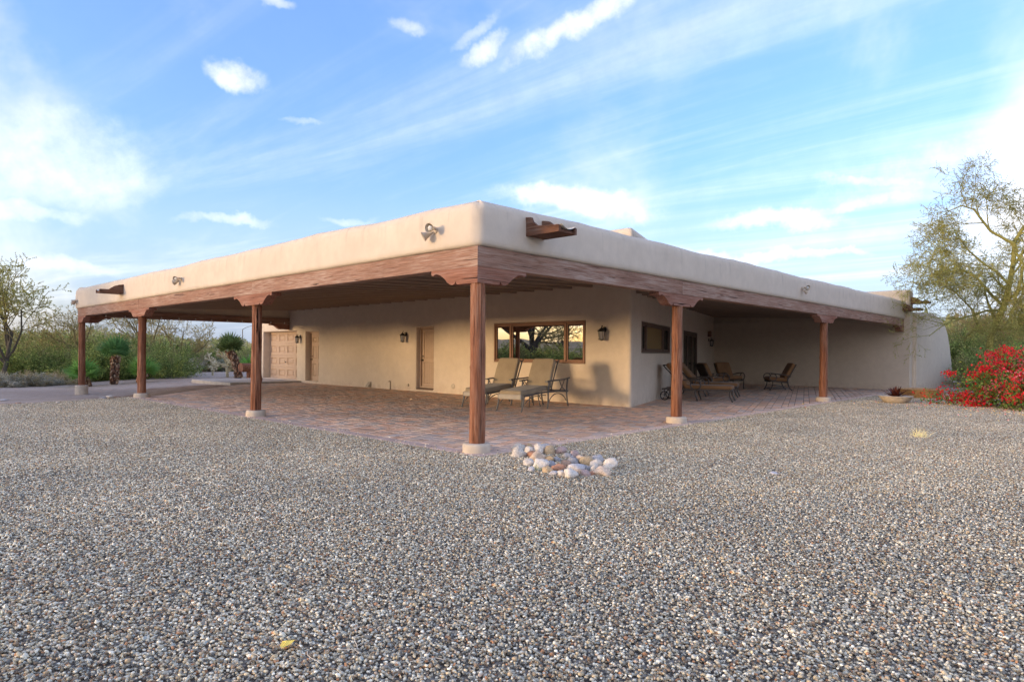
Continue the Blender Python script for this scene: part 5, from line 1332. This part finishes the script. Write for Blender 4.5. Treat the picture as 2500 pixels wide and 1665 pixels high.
# fallen petals and yellowed leaves under the bush
k = 900; P = np.stack([rb.normal(size=k)*1.5+bo[0]-.6, rb.normal(size=k)*1.6+bo[1]+.3, rb.uniform(.008, .02, k)], 1); D = rb.normal(size=(k, 3)); D[:, 2] *= .15
V, F = leaf_quads(P, D, rb.uniform(.03, .06, k), rb.uniform(.03, .045, k), rb); V[:, 2] = np.clip(V[:, 2], .006, .035)
lc = np.array([(.55, .42, .12), (.50, .33, .10), (.60, .20, .16), (.45, .34, .2)])[rb.integers(0, 4, k)]
tag(link('leaf_litter', np_mesh('leaf_litter', V, F, lc.repeat(4, 0)), LEAF), 'yellowed leaves and fallen bracts on the gravel round the bougainvillea', 'litter', kind='stuff')
# dry weed and fallen leaf on the gravel
p = onz(2245, 1068); n_ = 70; P = np.tile((p[0], p[1], 0), (n_, 1))+rb.normal(size=(n_, 3))*np.array([.05, .05, 0]); D = rb.normal(size=(n_, 3))*.5+np.array([0, 0, .8])
V, F = leaf_quads(P, D, rb.uniform(.08, .22, n_), np.full(n_, .008), rb); o = link('dry_weed', np_mesh('dry_weed', V, F, np.tile((.50, .43, .22), (len(V), 1))), LEAF); tag(o, 'tuft of dry straw-coloured weed standing alone in the gravel', 'weed')
p = onz(697, 1574, .02); Rv = np.array((RGT[0], RGT[1], 0)); Fv = np.array((FWD[0], FWD[1], 0)); q = [(-.032, .026, .0), (-.008, .020, .008), (.012, .024, .006), (.036, .022, .010), (.030, .006, .006), (.016, -.012, .006), (.0, -.022, .004), (-.018, -.018, .006), (-.022, .002, .008)]
o = MB().add([p+Rv*a*.9+Fv*b*1.5+np.array((0, 0, c)) for a, b, c in q]+[p+np.array((0, 0, .002))], [(i, (i+1) % 9, 9) for i in range(9)], (.62, .47, .10)).build('fallen_leaf', LEAF, None, cols=True); tag(o, 'single fallen yellow leaf lying on the gravel', 'leaf')
# pebbles kicked onto the paving along its gravel edges, and a few dry leaves
k = 420; tt = rb.random(k); sideL = rb.random(k) < .5; w_e = np.abs(rb.normal(size=k))*.16
P = np.where(sideL[:, None], np.stack([XE+w_e, YE+tt*14, np.full(k, .016)], 1), np.stack([XE+tt*18, YE+w_e, np.full(k, .016)], 1))
sz_ = rb.uniform(.006, .013, k)[:, None, None]; Vp = ICO_V[None]*(1+rb.uniform(-.25, .25, (k, len(ICO_V), 1)))*sz_*np.array([1.2, .9, .6]) + P[:, None, :]
Fp = (ICO_F[None]+(np.arange(k)*len(ICO_V))[:, None, None]).reshape(-1, 3)
tag(link('stray_pebbles', np_mesh('stray_pebbles', Vp.reshape(-1, 3), Fp, np.repeat(PAL[rb.choice(len(PAL), k, p=PW)], len(ICO_V), 0)), GRAVEL), 'loose pebbles scattered over the edge of the paving', 'pebbles', kind='stuff')
for px, py in ((640, 947), (652, 944), (722, 957), (935, 967), (1000, 975)):
    p = onz(px, py, .016); D = rb.normal(size=(1, 3)); D[:, 2] = .1; V, F = leaf_quads(p[None], D, np.array([.09]), np.array([.06]), rb)
    tag(link('fallen_leaf', np_mesh('fallen_leaf', V, F, np.tile((.36, .30, .20), (4, 1))), LEAF), 'small pale dry leaf lying on the brick paving', 'leaf', 'dry leaves on the paving')
# grass sprig by the rocks
p = onz(1050+1005/3.92, 980+660/3.92); n_ = 36; P = np.tile((p[0], p[1], 0), (n_, 1))+rb.normal(size=(n_, 3))*np.array([.03, .03, 0]); D = rb.normal(size=(n_, 3))*.5+np.array([0, 0, .7])
V, F = leaf_quads(P, D, rb.uniform(.05, .10, n_), np.full(n_, .006), rb); o = link('grass_sprig', np_mesh('grass_sprig', V, F, np.tile((.17, .21, .08), (len(V), 1))), LEAF); tag(o, 'small green grass sprig at the foot of the rock pile', 'grass')
# thin dry twigs scattered on the gravel
for i in range(26):
    px, py = rb.uniform(150, 2400), rb.uniform(1180, 1640); p = onz(px, py, .014); a = rb.uniform(0, 6.28); L_ = rb.uniform(.05, .16)
    pts_ = [(p[0]+math.cos(a+.25*math.sin(t*3))*L_*t, p[1]+math.sin(a+.25*math.sin(t*3))*L_*t, .013+.004*math.sin(t*3)) for t in np.linspace(0, 1, 5)]
    o = MB().tube(pts_, .0016, 4).build('dry_twig', LINER); tag(o, 'thin dry straw twig lying on the open gravel', 'twig', 'dry twigs on the gravel')
